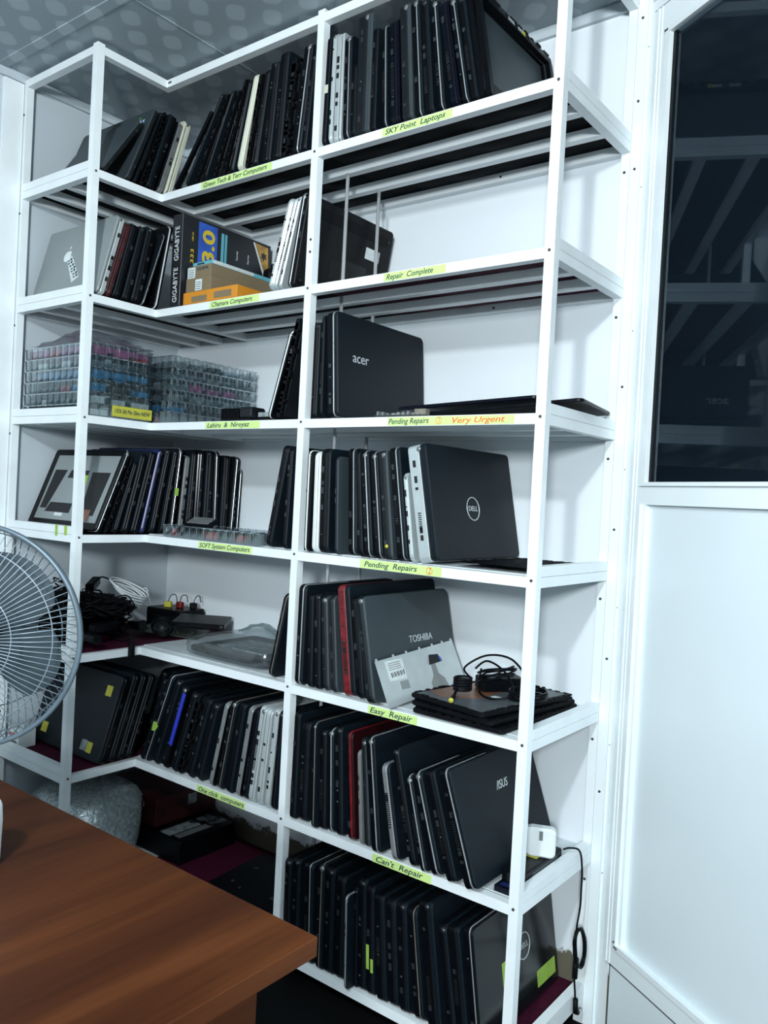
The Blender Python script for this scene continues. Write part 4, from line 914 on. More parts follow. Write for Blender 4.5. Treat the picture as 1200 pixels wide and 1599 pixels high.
# heat sink and little board at the front of the third shelf
rt = empty('heat_sink', (0.728, -D + 0.040, Z3), (0, 0, 0.06), 'dark finned heat sink lying at the front of the third shelf', 'heat sink')
b = MB(); b.box(-0.055, 0.055, -0.03, 0.03, 0, 0.005)
for k in range(12): b.box(-0.053 + 0.0055 * k, -0.0505 + 0.0055 * k, -0.03, 0.03, 0.005, 0.032)
b.build('fins', 'black2', rt); MB().slab(0.012, 0.054, -0.028, 0.028, 0.005, 0.036, 0.008, 0.002).build('fan_housing', 'dgrey', rt)
rt = empty('circuit_board', (0.8205, -D + 0.06, Z3), (0, 0, -0.1), 'small circuit board with white connector beside the heat sink', 'circuit board')
MB().box(-0.026, 0.026, -0.03, 0.03, 0, 0.010).build('board', 'black2', rt); MB().box(-0.026, 0.020, -0.029, 0.0, 0.010, 0.022).build('connector', 'tray_g', rt)
rt = empty('circuit_board', (1.265, -D + 0.022, Z3), (0, 0, 0.03), 'long narrow circuit board lying in front of the large upright laptop, third shelf', 'circuit board')
MB().box(-0.060, 0.075, -0.014, 0.014, 0, 0.0025).build('board', 'pcb', rt)
rng = random.Random(8)
for k in range(9): x = -0.055 + 0.014 * k; MB().box(x, x + rng.uniform(0.004, 0.011), -0.013, -0.002, 0.0025, 0.0025 + rng.uniform(0.003, 0.009)).build('component', 'gmetal', rt)
MB().box(0.045, 0.075, -0.006, 0.010, 0.0025, 0.016).build('white_connector', 'gold', rt)
def flat_lid(name, corners, t, mat, label, cat='laptop lid', r=0.012, extra=None):
    """thin rounded plate given by 3 corners (origin, end of u, end of v)"""
    o, a, c = [Vector(p) for p in corners]; ux = (a - o); vy = (c - o); U = ux.length; Vv = vy.length; ux /= U; vy = (vy - ux * vy.dot(ux)).normalized(); nz = ux.cross(vy)
    Mx = Matrix(((nz.x, ux.x, vy.x, o.x), (nz.y, ux.y, vy.y, o.y), (nz.z, ux.z, vy.z, o.z), (0, 0, 0, 1)))
    root = empty(name, (0, 0, 0), (0, 0, 0), label, cat); root.matrix_world = Mx
    MB().slab(0, t, 0, U, 0, Vv, r, min(0.002, t * .3)).build('shell', mat, root)
    if extra: extra(root, U, Vv, t)
    return root
Z3b = ZL[3] + 0.0030
def rimmed(root, U, Vv, t):
    MB().slab(t, t + 0.0015, 0.008, U - 0.008, 0.008, Vv - 0.008, 0.008, 0.0005).build('inner_face', 'dgrey', root)
flat_lid('laptop_lid_cover', ((1.290, -0.325, Z3b + 0.0035), (1.668, -0.265, Z3b + 0.0330), (1.255, -0.08, Z3b + 0.0035)), 0.008, 'black', 'black laptop lid lying flat with its end over the right end rail, third shelf', extra=rimmed)
flat_lid('laptop_lid_cover', ((1.235, -0.325, Z3b + 0.018), (1.560, -0.255, Z3b + 0.044), (1.190, -0.09, Z3b + 0.018)), 0.008, 'navy', 'black laptop lid lying on top of the other flat lid, third shelf', extra=rimmed)
# ---- fourth shelf
Z4 = ZL[4] + 0.0028
tray((0.648, -D + 0.075, Z4), 0.400, 0.140, 0.034, ['tray_r', 'tray_k', 'tray_k'], 'shallow clear tray with red parts at the front of the fourth shelf', None, 140, 0.0)
rt = empty('keyboard_module', (0.585, -0.343, Z4 + 0.046), (0.55, 0.0, 0.06), 'small black keyboard piece lying on the clear tray, fourth shelf', 'keyboard')
MB().box(-0.055, 0.055, -0.018, 0.018, -0.004, 0.004).build('keyboard_back', 'black2', rt)
b = MB()
for i in range(8):
    for j in range(3): b.box(-0.045 + 0.011 * i + j * 0.002, -0.037 + 0.011 * i + j * 0.002, -0.015 + j * 0.011, -0.006 + j * 0.011, 0.0045, 0.0060)
b.build('keys', 'gmetal', rt)
film('foam_mat', (1.425, 1.603), (-0.345, -0.05), lambda u, v: Z4 + 0.011, 'bsheet', 'black foam mat lying beside the ring-logo laptop on the fourth shelf', 'mat', 9, amp=0.0012).location.z = 0.0
# ---- fifth shelf, left: tangle of chargers
Z5 = ZL[5] + 0.0028
spots = [(0.315, -0.455, 0.055, 0.3), (0.200, -0.420, 0.165, 0.8), (0.330, -0.350, 0.055, 1.3), (0.335, -0.515, 0.034, 1.5)]
rng = random.Random(21); b = MB()
def env(x, y):   # height of the heap
    return 0.150 * math.exp(-(((x - 0.19) / 0.24) ** 2 + ((y + 0.46) / 0.16) ** 2)) + 0.035
for k in range(800):
    cx_ = rng.uniform(0.04, 0.350); cy_ = rng.uniform(-0.550, -0.310); H = env(cx_, cy_); zz = Z5 + 0.008 + rng.random() ** 0.6 * max(0.006, H - 0.022); R_ = rng.uniform(0.014, 0.042)
    if cy_ > -0.345 and cx_ > 0.21: continue
    if any(math.hypot(q[0] - cx_, q[1] - cy_) < R_ + 0.066 and abs(Z5 + q[2] + 0.004 - zz) < 0.024 + 0.6 * R_ for q in spots): continue
    R_ = min(R_, 0.372 - cx_, cx_ - 0.008, cy_ + 0.575); tl = rng.uniform(-0.5, 0.5); tm = rng.uniform(-0.5, 0.5); pts = []
    for j in range(9):
        an = j * 2 * math.pi / 9; rr = R_ * rng.uniform(0.8, 1.1); pts.append((cx_ + rr * math.cos(an), cy_ + rr * math.sin(an) * 0.9, max(Z5 + 0.004, zz + rr * (tl * math.cos(an) + tm * math.sin(an)))))
    b.tube(smooth_path(pts, 3, True), rng.uniform(0.0018, 0.003), 5, True)
tag(b.build('cable_tangle', 'black2'), 'heap of tangled black charger cables on the fifth shelf, left wing', 'cables', kind='stuff')
PL = ['on the front slope of the cable heap', 'on the crest of the cable heap', 'at the foot of the heap near the corner', 'at the shelf edge beside the left front post']
for i, (x, y, z, a) in enumerate(spots):
    rt = empty('power_adapter', (x, y, Z5 + z), (0.15 * math.sin(i * 2.1), 0.2 * math.cos(i * 1.7), a), 'black laptop power adapter ' + PL[i], 'power adapter', 'black power adapters in the cable heap')
    MB().slab(-0.013, 0.013, -0.05, 0.05, -0.008, 0.018, 0.005, 0.004, mat=Matrix.Rotation(-math.pi / 2, 4, 'Y')).build('brick', 'black', rt)
    MB().tube(smooth_path([(0, 0.05, 0), (0.006, 0.07, 0.006), (0.02, 0.08, 0.0), (0.035, 0.075, -0.004)]), 0.0025, 6).build('lead', 'black2', rt)
rng = random.Random(4); b = MB()
for k in range(4):
    cxx, cyy = 0.205, -0.300; pts = []
    for j in range(10):
        an = j * 2 * math.pi / 10; rr = 0.052 - 0.005 * k
        pts.append((cxx + rr * math.cos(an) * 0.8, cyy + rr * math.sin(an) * 1.25, Z5 + 0.150 + 0.028 * math.cos(an + 2.4) - 0.008 * k + rng.uniform(-.002, .002)))
    b.tube(smooth_path(pts, 4, True), 0.0028, 7, True)
rt = empty('white_cable', (0, 0, 0), (0, 0, 0), 'coiled white cable on the heap of black cables, fifth shelf', 'cable'); b.build('coil', 'white', rt)
b = MB().tube(smooth_path([(0.185, -0.245, Z5 + 0.10), (0.175, -0.225, Z5 + 0.125), (0.17, -0.22, Z5 + 0.138), (0.18, -0.215, Z5 + 0.135), (0.185, -0.205, Z5 + 0.09)]), 0.0022, 6); b.build('loop', 'white', rt)
rt = empty('plug', (0.3905, -0.415, Z5 + 0.004), (0, 0, 0), 'black plug hanging over the front edge of the fifth shelf near the corner', 'plug')
MB().slab(-0.008, 0.008, -0.008, 0.008, -0.030, 0.012, 0.004, 0.003).build('plug_body', 'black2', rt); MB().tube(smooth_path([(0, 0, 0.01), (-0.01, 0, 0.03), (-0.045, 0.01, 0.035), (-0.07, 0.03, 0.03)]), 0.0028).build('lead', 'black2', rt)
# components in the corner
rt = empty('circuit_board', (0.285, -0.185, Z5 + 0.012), (0.05, 0.06, 0.5), 'green circuit board lying under the black slim drive, fifth shelf corner', 'circuit board')
MB().box(-0.10, 0.10, -0.06, 0.06, 0, 0.003).build('board', 'pcb', rt); b = MB(); rng = random.Random(12)
for k in range(22): x = rng.uniform(-0.09, 0.08); y = rng.uniform(-0.055, 0.04); MB().box(x, x + rng.uniform(0.005, 0.02), y, y + rng.uniform(0.005, 0.014), 0.003, rng.uniform(0.006, 0.014)).build('component', 'port', rt)
rt = empty('optical_drive', (0.362, -0.135, Z5 + 0.050), (0.06, 0.02, 0.66), 'slim black optical drive on the components in the fifth shelf corner', 'optical drive')
MB().slab(-0.007, 0.008, -0.065, 0.065, -0.082, 0.082, 0.004, 0.001, mat=Matrix.Rotation(math.pi / 2, 4, 'Y')).build('drive_body', 'black', rt); MB().box(0.068, 0.078, -0.0665, -0.0645, -0.004, 0.004).build('eject_button', 'port', rt)
rt = empty('cable_roll', (0.335, -0.268, Z5 + 0.040), (0.9, 0.2, 0.6), 'round roll of thin black cable beside the wrapped packet, fifth shelf', 'cable')
b = MB()
for k in range(7): R_ = 0.032 - 0.0015 * (k % 3); b.tube([(R_ * math.cos(q * math.pi / 10), R_ * math.sin(q * math.pi / 10) * 0.85, -0.008 + 0.003 * k) for q in range(20)], 0.0018, 5, True)
b.build('windings', 'black', rt); MB().tube([(0, 0, -0.008), (0, 0, 0.010)], 0.022, 16).build('foil_core', 'dgrey', rt)
for i, (x, y, z, mt, lb_) in enumerate(((0.180, -0.080, 0.085, 'red2', 'small red connector block in the fifth shelf corner'), (0.150, -0.105, 0.090, 'note', 'small yellow connector in the fifth shelf corner'), (0.225, -0.060, 0.090, 'black2', 'small round black plug in the fifth shelf corner'))):
    z = 0.020; rt = empty('connector', (x, y, Z5 + 0.0665), (0, 0, 0.5 * i), lb_, 'connector'); MB().slab(-0.012, 0.012, -0.009, 0.009, 0.0, z, 0.004, 0.002).build('connector_body', mt, rt)
    MB().tube(smooth_path([(0, 0, z), (0.008, 0, z + 0.02), (0.02, 0.01, z + 0.022), (0.026, 0.012, z)]), 0.0015, 5).build('wire', 'black2', rt)
rt = empty('plastic_case', (0.170, -0.085, Z5), (0, 0, 0.1), 'low black plastic case in the fifth shelf corner carrying small connectors', 'case'); MB().slab(-0.085, 0.075, -0.055, 0.055, 0, 0.066, 0.006, 0.003).build('case_body', 'black', rt); MB().box(-0.084, 0.074, -0.0556, -0.0552, 0.040, 0.043).build('lid_seam', 'dgrey', rt)
# bubble-wrapped packet at the front
def blob(name, c, s, mat, parent, seed, n=1.0, amp=0.06, pw=0.5):
    rng = random.Random(seed); nu, nv = 32, 18; vs = []; ph = [rng.uniform(0, 6.28) for _ in range(8)]
    for j in range(nv + 1):
        th = -math.pi / 2 + math.pi * j / nv
        for i in range(nu):
            an = 2 * math.pi * i / nu; f = lambda q: math.copysign(abs(q) ** pw, q)
            x = f(math.cos(an)) * abs(math.cos(th)) ** pw; y = f(math.sin(an)) * abs(math.cos(th)) ** pw; z = f(math.sin(th))
            k = 1 + amp * (math.sin(3 * an + ph[0] + 2 * th) + math.sin(7 * an + ph[1]) * 0.5 + math.sin(11 * an + 5 * th + ph[2]) * 0.35) * math.cos(th) + rng.uniform(-0.02, 0.02) * (amp > 0)
            vs.append((c[0] + s[0] * x * k, c[1] + s[1] * y * k, c[2] + s[2] * z))
    fs = [(j * nu + i, j * nu + (i + 1) % nu, (j + 1) * nu + (i + 1) % nu, (j + 1) * nu + i) for j in range(nv) for i in range(nu)]
    return MB().add(vs, fs, True).build(name, mat, parent)
rt = empty('wrapped_packet', (0.700, -0.205, Z5), (0, 0, 0.0), 'flat grey laptop part wrapped in clear bubble film at front of the fifth shelf', 'packet')
MB().slab(0.006, 0.022, -0.13, 0.125, -0.155, 0.155, 0.015, 0.004, mat=Matrix.Rotation(math.pi / 2, 4, 'Y') @ Matrix.Translation((-0.032, 0, 0))).build('grey_tray', 'dgrey', rt)
MB().box(-0.09, 0.09, -0.08, 0.05, 0.0265, 0.030).build('pale_panel', 'tray_g', rt)
blob('bubble_film', (0, 0, 0.0275), (0.172, 0.152, 0.0270), 'wrap', rt, 3, amp=0.012, pw=0.35)
film('loose_film_sheet', (0.43, 0.60), (-0.042, -0.008), lambda u, v: Z5 + 0.020 + 0.03 * math.sin(u * 3) , 'film', 'thin clear plastic film sheet behind the wrapped packet, fifth shelf', 'plastic film', 15, 10, 10, 0.004)
# ---- fifth shelf, right
qv = [Vector(p) for p in ((1.309, -0.3960, 0.7385), (1.3065, -0.076, 0.757), (1.2625, -0.080, 0.852), (1.2620, -0.396, 0.836))]
nrm = (qv[1] - qv[0]).cross(qv[3] - qv[0]).normalized()
rt = empty('metal_backing_plate', tuple(qv[0]), (0, 0, 0), 'silver metal plate with barcode sticker leaning on the dark grey laptop, fifth shelf', 'metal plate')
loc = [p - qv[0] for p in qv]; nn = nrm if nrm.x > 0 else -nrm
MB().prism(loc, nn * 0.0016).build('plate', 'silver', rt)
def onp(s_, t_, off=0.0018): a = loc[0].lerp(loc[1], s_); c = loc[3].lerp(loc[2], s_); return a.lerp(c, t_) + nn * off
def patch(name, poly, mat, off=0.0018, th=0.0004, par=rt): return MB().prism([onp(*p, off) for p in poly], nn * th).build(name, mat, par)
s_ = patch('barcode_sticker', [(.10, .52), (.30, .48), (.30, .92), (.10, .95)], 'paper')
for k in range(9): patch('barcode', [(.13 + .018 * k, .58), (.13 + .018 * k + (.006 if k % 2 else .010), .58), (.13 + .018 * k + (.006 if k % 2 else .010), .68), (.13 + .018 * k, .68)], 'hole', 0.0023, 0.0002, s_)
for k in range(4): patch('print_line', [(.12, .74 + .045 * k), (.27, .73 + .045 * k), (.27, .745 + .045 * k), (.12, .755 + .045 * k)], 'gmetal', 0.0023, 0.0002, s_)
patch('small_sticker', [(.20, .28), (.30, .26), (.30, .44), (.20, .46)], 'mac')
patch('ribbon_cable', [(.56, .02), (.76, .04), (.74, .22), (.68, .36), (.68, .62), (.62, .62), (.61, .34), (.56, .20)], 'gmetal', 0.0018, 0.001)
patch('ribbon_fold', [(.60, .60), (.76, .60), (.74, .78), (.63, .82)], 'dgrey', 0.003, 0.0015); patch('blue_ribbon_tip', [(.745, .60), (.77, .61), (.755, .72), (.735, .72)], 'bluep', 0.0046, 0.0006)
b = MB()
for s0 in (0.02, 0.22, 0.38, 0.55, 0.72, 0.86, 0.985): b.prism([onp(s0 - .012, .99, 0), onp(s0 + .012, .99, 0), onp(s0 + .008, 1.05, 0), onp(s0 - .008, 1.05, 0)], nn * 0.0016)
b.build('tabs', 'silver', rt)
def chas(i, z, lx, ly, cx_, cy_, ang, label, top):
    rt = empty('laptop_chassis', (cx_, cy_, z), (0, 0, ang), label, 'laptop chassis', 'stripped laptop bases lying on the fifth shelf'); rng = random.Random(60 + i)
    b = MB().slab(0, 0.009, -ly / 2, ly / 2, -lx / 2, lx / 2, 0.012, 0.002, mat=Matrix.Rotation(math.pi / 2, 4, 'Y') @ Matrix.Translation((-0.009, 0, 0)))
    for s_ in (-1, 1):
        y = -ly / 2 + 0.015
        while y < ly / 2 - 0.02: l = rng.uniform(0.006, 0.022); b.box(s_ * (lx / 2 - 0.004) - 0.003, s_ * (lx / 2 - 0.004) + 0.003, y, y + l, 0.008, 0.009 + rng.uniform(0.001, 0.004)); y += l + rng.uniform(0.004, 0.015)
        x = -lx / 2 + 0.015
        while x < lx / 2 - 0.02: l = rng.uniform(0.006, 0.022); b.box(x, x + l, s_ * (ly / 2 - 0.004) - 0.003, s_ * (ly / 2 - 0.004) + 0.003, 0.008, 0.009 + rng.uniform(0.001, 0.004)); x += l + rng.uniform(0.004, 0.015)
    b.build('tray', 'black2', rt)
    if top:
        MB().box(-lx / 2 + 0.012, lx / 2 - 0.012, -ly / 2 + 0.012, ly / 2 - 0.012, 0.009, 0.0100).build('metal_shield', 'shield', rt)
        MB().prism([(-lx / 2 + 0.014, -ly / 2 + 0.05, 0.0101), (-lx / 2 + 0.07, -ly / 2 + 0.030, 0.0101), (-lx / 2 + 0.125, -ly / 2 + 0.10, 0.0101), (-lx / 2 + 0.110, -ly / 2 + 0.19, 0.0101), (-lx / 2 + 0.014, -ly / 2 + 0.22, 0.0101)], (0, 0, 0.0005)).build('copper_foil', 'copper', rt)
        MB().box(0.02, 0.045, -0.03, -0.015, 0.0101, 0.0108).build('white_label', 'paper', rt)
chas(0, Z5, 0.235, 0.345, 1.4720, -0.200, -0.03, 'stripped black laptop base at the bottom of the flat pile, fifth shelf', 0)
chas(1, Z5 + 0.0138, 0.225, 0.335, 1.4680, -0.205, -0.10, 'stripped black laptop base in the middle of the flat pile, fifth shelf', 0)
chas(2, Z5 + 0.0276, 0.215, 0.320, 1.4640, -0.212, -0.17, 'stripped laptop base with copper patch topping the flat pile, fifth shelf', 1)
ZC = Z5 + 0.0382
rt = empty('power_adapter', (1.455, -0.165, ZC), (0, 0, 0.9), 'black power adapter with looped cable on the flat pile of laptop bases', 'power adapter')
MB().slab(0, 0.030, -0.028, 0.028, -0.052, 0.052, 0.006, 0.003, mat=Matrix.Rotation(math.pi / 2, 4, 'Y') @ Matrix.Translation((-0.030, 0, 0))).build('brick', 'black', rt)
MB().box(-0.03, 0.03, -0.018, 0.018, 0.030, 0.0306).build('label', 'dgrey', rt); MB().box(-0.0535, -0.0515, -0.01, 0.01, 0.008, 0.022).build('socket', 'hole', rt)
b = MB(); cyl = Matrix.Rotation(-0.9, 4, 'Z')
def wl(p): return cyl @ (Vector(p) - Vector((1.455, -0.165, ZC)))
b.tube([wl(p) for p in smooth_path([(1.40, -0.20, ZC + 0.02), (1.385, -0.21, ZC + 0.045), (1.43, -0.19, ZC + 0.078), (1.50, -0.20, ZC + 0.082), (1.560, -0.23, ZC + 0.050), (1.585, -0.24, ZC + 0.012), (1.56, -0.20, ZC + 0.004)], 8)], 0.0025, 7)
b.tube([wl(p) for p in smooth_path([(1.42, -0.22, ZC + 0.05), (1.44, -0.20, ZC + 0.068), (1.50, -0.22, ZC + 0.052), (1.535, -0.25, ZC + 0.015), (1.50, -0.275, ZC + 0.004), (1.46, -0.26, ZC + 0.006), (1.44, -0.235, ZC + 0.02), (1.43, -0.21, ZC + 0.05)], 8)], 0.0025, 7)
rng = random.Random(31)
for k in range(5):
    c0 = (1.555, -0.215); pts = [(c0[0] + (0.040 + rng.uniform(-.004, .004)) * math.cos(q * 0.7), c0[1] + (0.045 + rng.uniform(-.004, .004)) * math.sin(q * 0.7), ZC + 0.005 + 0.004 * k + rng.uniform(0, .002)) for q in range(9)]
    b.tube([wl(p) for p in smooth_path(pts, 4, True)], 0.0022, 6, True)
for k in range(4):
    c0 = (1.475, -0.215); pts = [(c0[0] + (0.042 + rng.uniform(-.006, .006)) * math.cos(q * 0.7), c0[1] + (0.036 + rng.uniform(-.006, .006)) * math.sin(q * 0.7), ZC + 0.035 + 0.006 * k + rng.uniform(0, .006) + 0.012 * math.cos(q * .7)) for q in range(9)]
    b.tube([wl(p) for p in smooth_path(pts, 4, True)], 0.0022, 6, True)
b.build('cable', 'black', rt)
rt = empty('power_plug', (1.437, -0.330, ZC + 0.008), (0, 0, 0), 'black cable bundle with yellow tipped plug in front of the adapter, fifth shelf', 'plug')
b = MB()
for k in range(5): b.tube([(0.018 * math.cos(q * math.pi / 8) - 0.015, 0.055 + 0.022 * math.sin(q * math.pi / 8), 0.004 + 0.006 * k) for q in range(16)], 0.003, 6, True)
b.tube(smooth_path([(-0.02, 0.04, 0.01), (-0.005, 0.01, 0.004), (0.008, -0.02, 0.001)]), 0.0035, 7)
b.build('bundle', 'black2', rt); MB().tube([(0.006, -0.014, 0.001), (0.017, -0.040, 0.0005)], 0.0052, 10).build('plug_body', 'black2', rt); MB().tube([(0.017, -0.0405, 0.0005), (0.0195, -0.046, 0.0004)], 0.0054, 10).build('yellow_tip', 'note', rt)
# ---- sixth shelf, right end: adapter, white charger, cord
Z6 = ZL[6] + 0.0028
rt = empty('power_adapter', (1.5895, -0.225, Z6), (0, 0, 0), 'black power adapter with yellow label at right end of the sixth shelf', 'power adapter')
MB().slab(0, 0.034, -0.085, 0.095, -0.026, 0.028, 0.004, 0.003, mat=Matrix.Rotation(math.pi / 2, 4, 'Y') @ Matrix.Translation((-0.034, 0, 0))).build('brick', 'black', rt)
MB().box(-0.018, 0.012, 0.0, 0.022, 0.034, 0.0346).build('yellow_label', 'note', rt); MB().box(-0.0285, -0.0262, -0.02, 0.04, 0.006, 0.028).build('side_label', 'port', rt); MB().box(-0.012, 0.012, -0.0866, -0.084, 0.008, 0.026).build('socket', 'hole', rt)
MB().box(0.0262, 0.0284, -0.05, 0.07, 0.006, 0.026).build('side_label', 'port', rt)
rt = empty('white_charger', (1.600, -0.205, Z6 + 0.0352), (0, 0, 0.42), 'white square charger standing on the black power adapter, sixth shelf', 'charger')
MB().slab(-0.013, 0.013, -0.032, 0.032, 0, 0.064, 0.012, 0.004, n=6, mat=Matrix.Rotation(math.pi / 2, 4, 'Z')).build('charger_body', 'white', rt)
MB().box(-0.004, 0.004, -0.0135, -0.0125, 0.038, 0.058).build('prong_slot', 'gmetal', rt)
b = MB().tube(smooth_path([(-0.030, -0.004, 0.055), (-0.034, -0.010, 0.075), (-0.044, -0.016, 0.070), (-0.050, -0.020, 0.045), (-0.044, -0.018, 0.015), (-0.036, -0.012, 0.004)], 8), 0.0026, 8); b.build('white_cable', 'white', rt)
b = MB().tube([(-0.053, -0.022, 0.044), (-0.044, -0.016, 0.050)], 0.0045, 10); b.build('cable_clip', 'white', rt)
OX = X3 + T + 0.0045
rt = empty('adapter_cord', (OX, -0.10, Z6), (0, 0, 0), 'black adapter cord hanging over the right end rail down to a small plug', 'cord')
def rel(p): return Vector(p) - Vector((OX, -0.10, Z6))
b = MB().tube([rel(p) for p in smooth_path([(1.618, -0.128, Z6 + 0.030), (1.630, -0.118, Z6 + 0.034), (1.646, -0.100, Z6 + 0.026), (1.650, -0.090, Z6 - 0.02), (1.648, -0.084, 0.34), (1.647, -0.082, 0.30), (1.647, -0.094, 0.262), (1.647, -0.092, 0.245)], 8)], 0.0022, 8); b.build('cord', 'black', rt)
b = MB(); rng = random.Random(77)
for k in range(5):
    pts = []
    for q in range(10): an = q * 2 * math.pi / 10; pts.append(rel((1.6475 + 0.0012 * k + rng.uniform(-.0008, .0008), -0.078 + (0.026 + rng.uniform(-.003, .003)) * math.cos(an) - 0.012 * math.sin(an), 0.205 + (0.048 + rng.uniform(-.004, .004)) * math.sin(an))))
    b.tube(smooth_path(pts, 4, True), 0.0022, 6, True)
b.build('coil', 'black', rt)
b = MB().tube([rel(p) for p in smooth_path([(1.647, -0.088, 0.17), (1.647, -0.092, 0.14), (1.648, -0.088, 0.11), (1.648, -0.082, 0.08)], 6)], 0.0022, 8); b.build('cord_end', 'black', rt)
b = MB().tube([rel((1.647, -0.0885, 0.185)), rel((1.647, -0.091, 0.140))], 0.0065, 10); b.build('ferrite', 'black2', rt)
b = MB().tube([rel((1.648, -0.082, 0.088)), rel((1.648, -0.078, 0.056)), rel((1.648, -0.066, 0.050))], 0.006, 10); b.build('plug_body', 'black2', rt); MB().tube([rel((1.648, -0.066, 0.050)), rel((1.649, -0.048, 0.047))], 0.0028, 10).build('plug_tip', 'steel', rt)
# dark bits under the leaning big laptop at the end of shelf six
rt = empty('flat_battery', (1.588, -0.335, Z6), (0, 0, 0.0), 'dark flat battery lying beside the right front post, sixth shelf', 'battery'); MB().box(-0.018, 0.024, -0.016, 0.016, 0, 0.012).build('battery_body', 'navy', rt); MB().box(-0.01, 0.01, -0.008, 0.008, 0.012, 0.0124).build('label', 'dblue', rt)
# ---- sixth shelf, left wing bits behind the fan
rt = empty('white_carton', (0.055, -0.548, Z6), (0, 0, 0.05), 'small white carton behind the fan on the sixth shelf', 'box'); MB().slab(-0.028, 0.028, -0.028, 0.028, 0, 0.058, 0.002, 0.001).build('carton_body', 'white', rt)
MB().box(-0.02, 0.018, -0.0286, -0.0280, 0.036, 0.044).build('print_band', 'tray_r', rt); MB().box(-0.02, 0.018, -0.0286, -0.0280, 0.014, 0.022).build('print_band', 'gmetal', rt)
# ---- lowest shelf
Z7 = ZL[7] + 0.0028
rt = empty('bubble_wrapped_bundle', (0.205, -0.415, Z7), (0, 0, 0), 'large bundle in bubble wrap on the lowest shelf of the left wing', 'bundle')
blob('bubble_wrap', (0, 0, 0.118), (0.150, 0.145, 0.116), 'bubble', rt, 11, amp=0.05, pw=0.62); blob('wrapped_item', (0, 0, 0.100), (0.115, 0.11, 0.085), 'tray_g', rt, 12, amp=0.03, pw=0.5)
rng = random.Random(5); b = MB()
for k in range(420):
    th = rng.uniform(0.15, 1.45); an = rng.uniform(-2.4, 1.2); f = lambda q: math.copysign(abs(q) ** 0.62, q)
    p = Vector((0.151 * f(math.cos(an)) * abs(math.cos(th)) ** 0.62, 0.146 * f(math.sin(an)) * abs(math.cos(th)) ** 0.62, 0.118 + 0.116 * f(math.sin(th)))); s = rng.uniform(0.002, 0.0036)
    b.add([p + Vector(v) * s for v in ((1, 0, 0), (0, 1, 0), (-1, 0, 0), (0, -1, 0), (0, 0, 1), (0, 0, -1))], [(0, 1, 4), (1, 2, 4), (2, 3, 4), (3, 0, 4), (1, 0, 5), (2, 1, 5), (3, 2, 5), (0, 3, 5)], True)
tag(b.build('bubbles', 'film', rt), kind='stuff')
rt = empty('dark_red_carton', (0.195, -0.135, Z7 + 0.0755), (0, 0, 0.0), 'dark red carton lying on the flat black appliance behind the bubble wrap', 'box'); MB().slab(-0.135, 0.135, -0.120, 0.12, 0, 0.088, 0.002, 0.001).build('carton_body', 'red', rt)
MB().box(0.1352, 0.1356, 0.005, 0.04, 0.040, 0.073).build('paper_label', 'tray_g', rt)
rt = empty('black_printer_unit', (0.402, -0.155, Z7), (0, 0, 0.0), 'flat black appliance with grey strips on top, lowest shelf corner', 'appliance'); MB().slab(-0.300, 0.060, -0.110, 0.110, 0, 0.072, 0.006, 0.003).build('body', 'black', rt)
MB().box(-0.045, 0.0, -0.10, 0.02, 0.072, 0.074).build('grey_strip', 'tray_g', rt); MB().box(0.010, 0.035, -0.09, 0.10, 0.072, 0.0745).build('grey_strip', 'gmetal', rt); MB().box(-0.045, 0.0, 0.04, 0.09, 0.072, 0.074).build('grey_strip', 'tray_g', rt)
b = MB().tube(smooth_path([(-0.03, 0.0, 0.078), (0.0, 0.03, 0.080), (0.03, 0.03, 0.078), (0.05, 0.06, 0.077)]), 0.003); b.build('cable', 'black2', rt)
def bits(root, U, Vv, t):
    b = MB(); rng = random.Random(19)
    for k in range(9): y = rng.uniform(0.02, U - 0.03); z = rng.uniform(0.02, Vv - 0.03); b.box(t, t + 0.003, y, y + rng.uniform(0.004, 0.02), z, z + rng.uniform(0.004, 0.012))
    b.build('fittings', 'port', root)
flat_lid('laptop_lid_cover', ((0.625, -0.345, Z7 + 0.002), (0.955, -0.330, Z7 + 0.006), (0.615, -0.060, Z7 + 0.012)), 0.012, 'black', 'black laptop lid lying flat on maroon sheet, lowest shelf behind the table corner', extra=bits)
rt = empty('paper_scrap', (0.490, -0.335, Z7), (0, 0, 0.2), 'crumpled white paper scrap in front of the black appliance, lowest shelf', 'paper'); MB().prism([(-0.06, 0.02, 0), (0.03, 0.0, 0.002), (0.05, 0.03, 0.008), (0.0, 0.05, 0.006), (-0.05, 0.035, 0.001)], (0, 0, 0.001)).build('paper_sheet', 'wsheet', rt)
# ================================================================ TABLE, CUP, FAN
rt = empty('table', (1.25, -1.60, 0), (0, 0, 0), 'red-brown wood-look table in the foreground', 'table')
TX0, TX1, TY0, TY1 = -0.75, 0.587, -0.50, 0.388
MB().slab(0, 0.021, TY0, TY1, TX0, TX1, 0.0015, 0.001, n=2, mat=Matrix.Translation((0, 0, 0.75)) @ Matrix.Rotation(math.pi / 2, 4, 'Y')).build('tabletop', 'wood', rt)
for (x0, x1) in ((0.508, 0.526), (-0.70, -0.678)):
    for (y0, y1) in ((0.300, 0.365), (-0.47, -0.40)): MB().box(x0, x1, y0, y1, 0, 0.7285).build('leg', 'wood', rt)
MB().box(-0.677, 0.507, 0.28, 0.296, 0.30, 0.7285).build('modesty_panel', 'wood', rt)
b = MB(); b.prism([(-0.117 + 0.006 * math.cos(q), -0.0 + 0.006 * math.sin(q * 1.0), 0.7502) for q in (0, 1.1, 2.3, 3.0, 4.2, 5.3)], (0, 0, 0.0008)); b.build('white_speck', 'paper', rt)
CUPC = (1.4350, -1.3765)
rt = empty('white_cup', (CUPC[0], CUPC[1], 0.7505), (0, 0, 0), 'white plastic cup at left edge of the wooden table', 'cup')
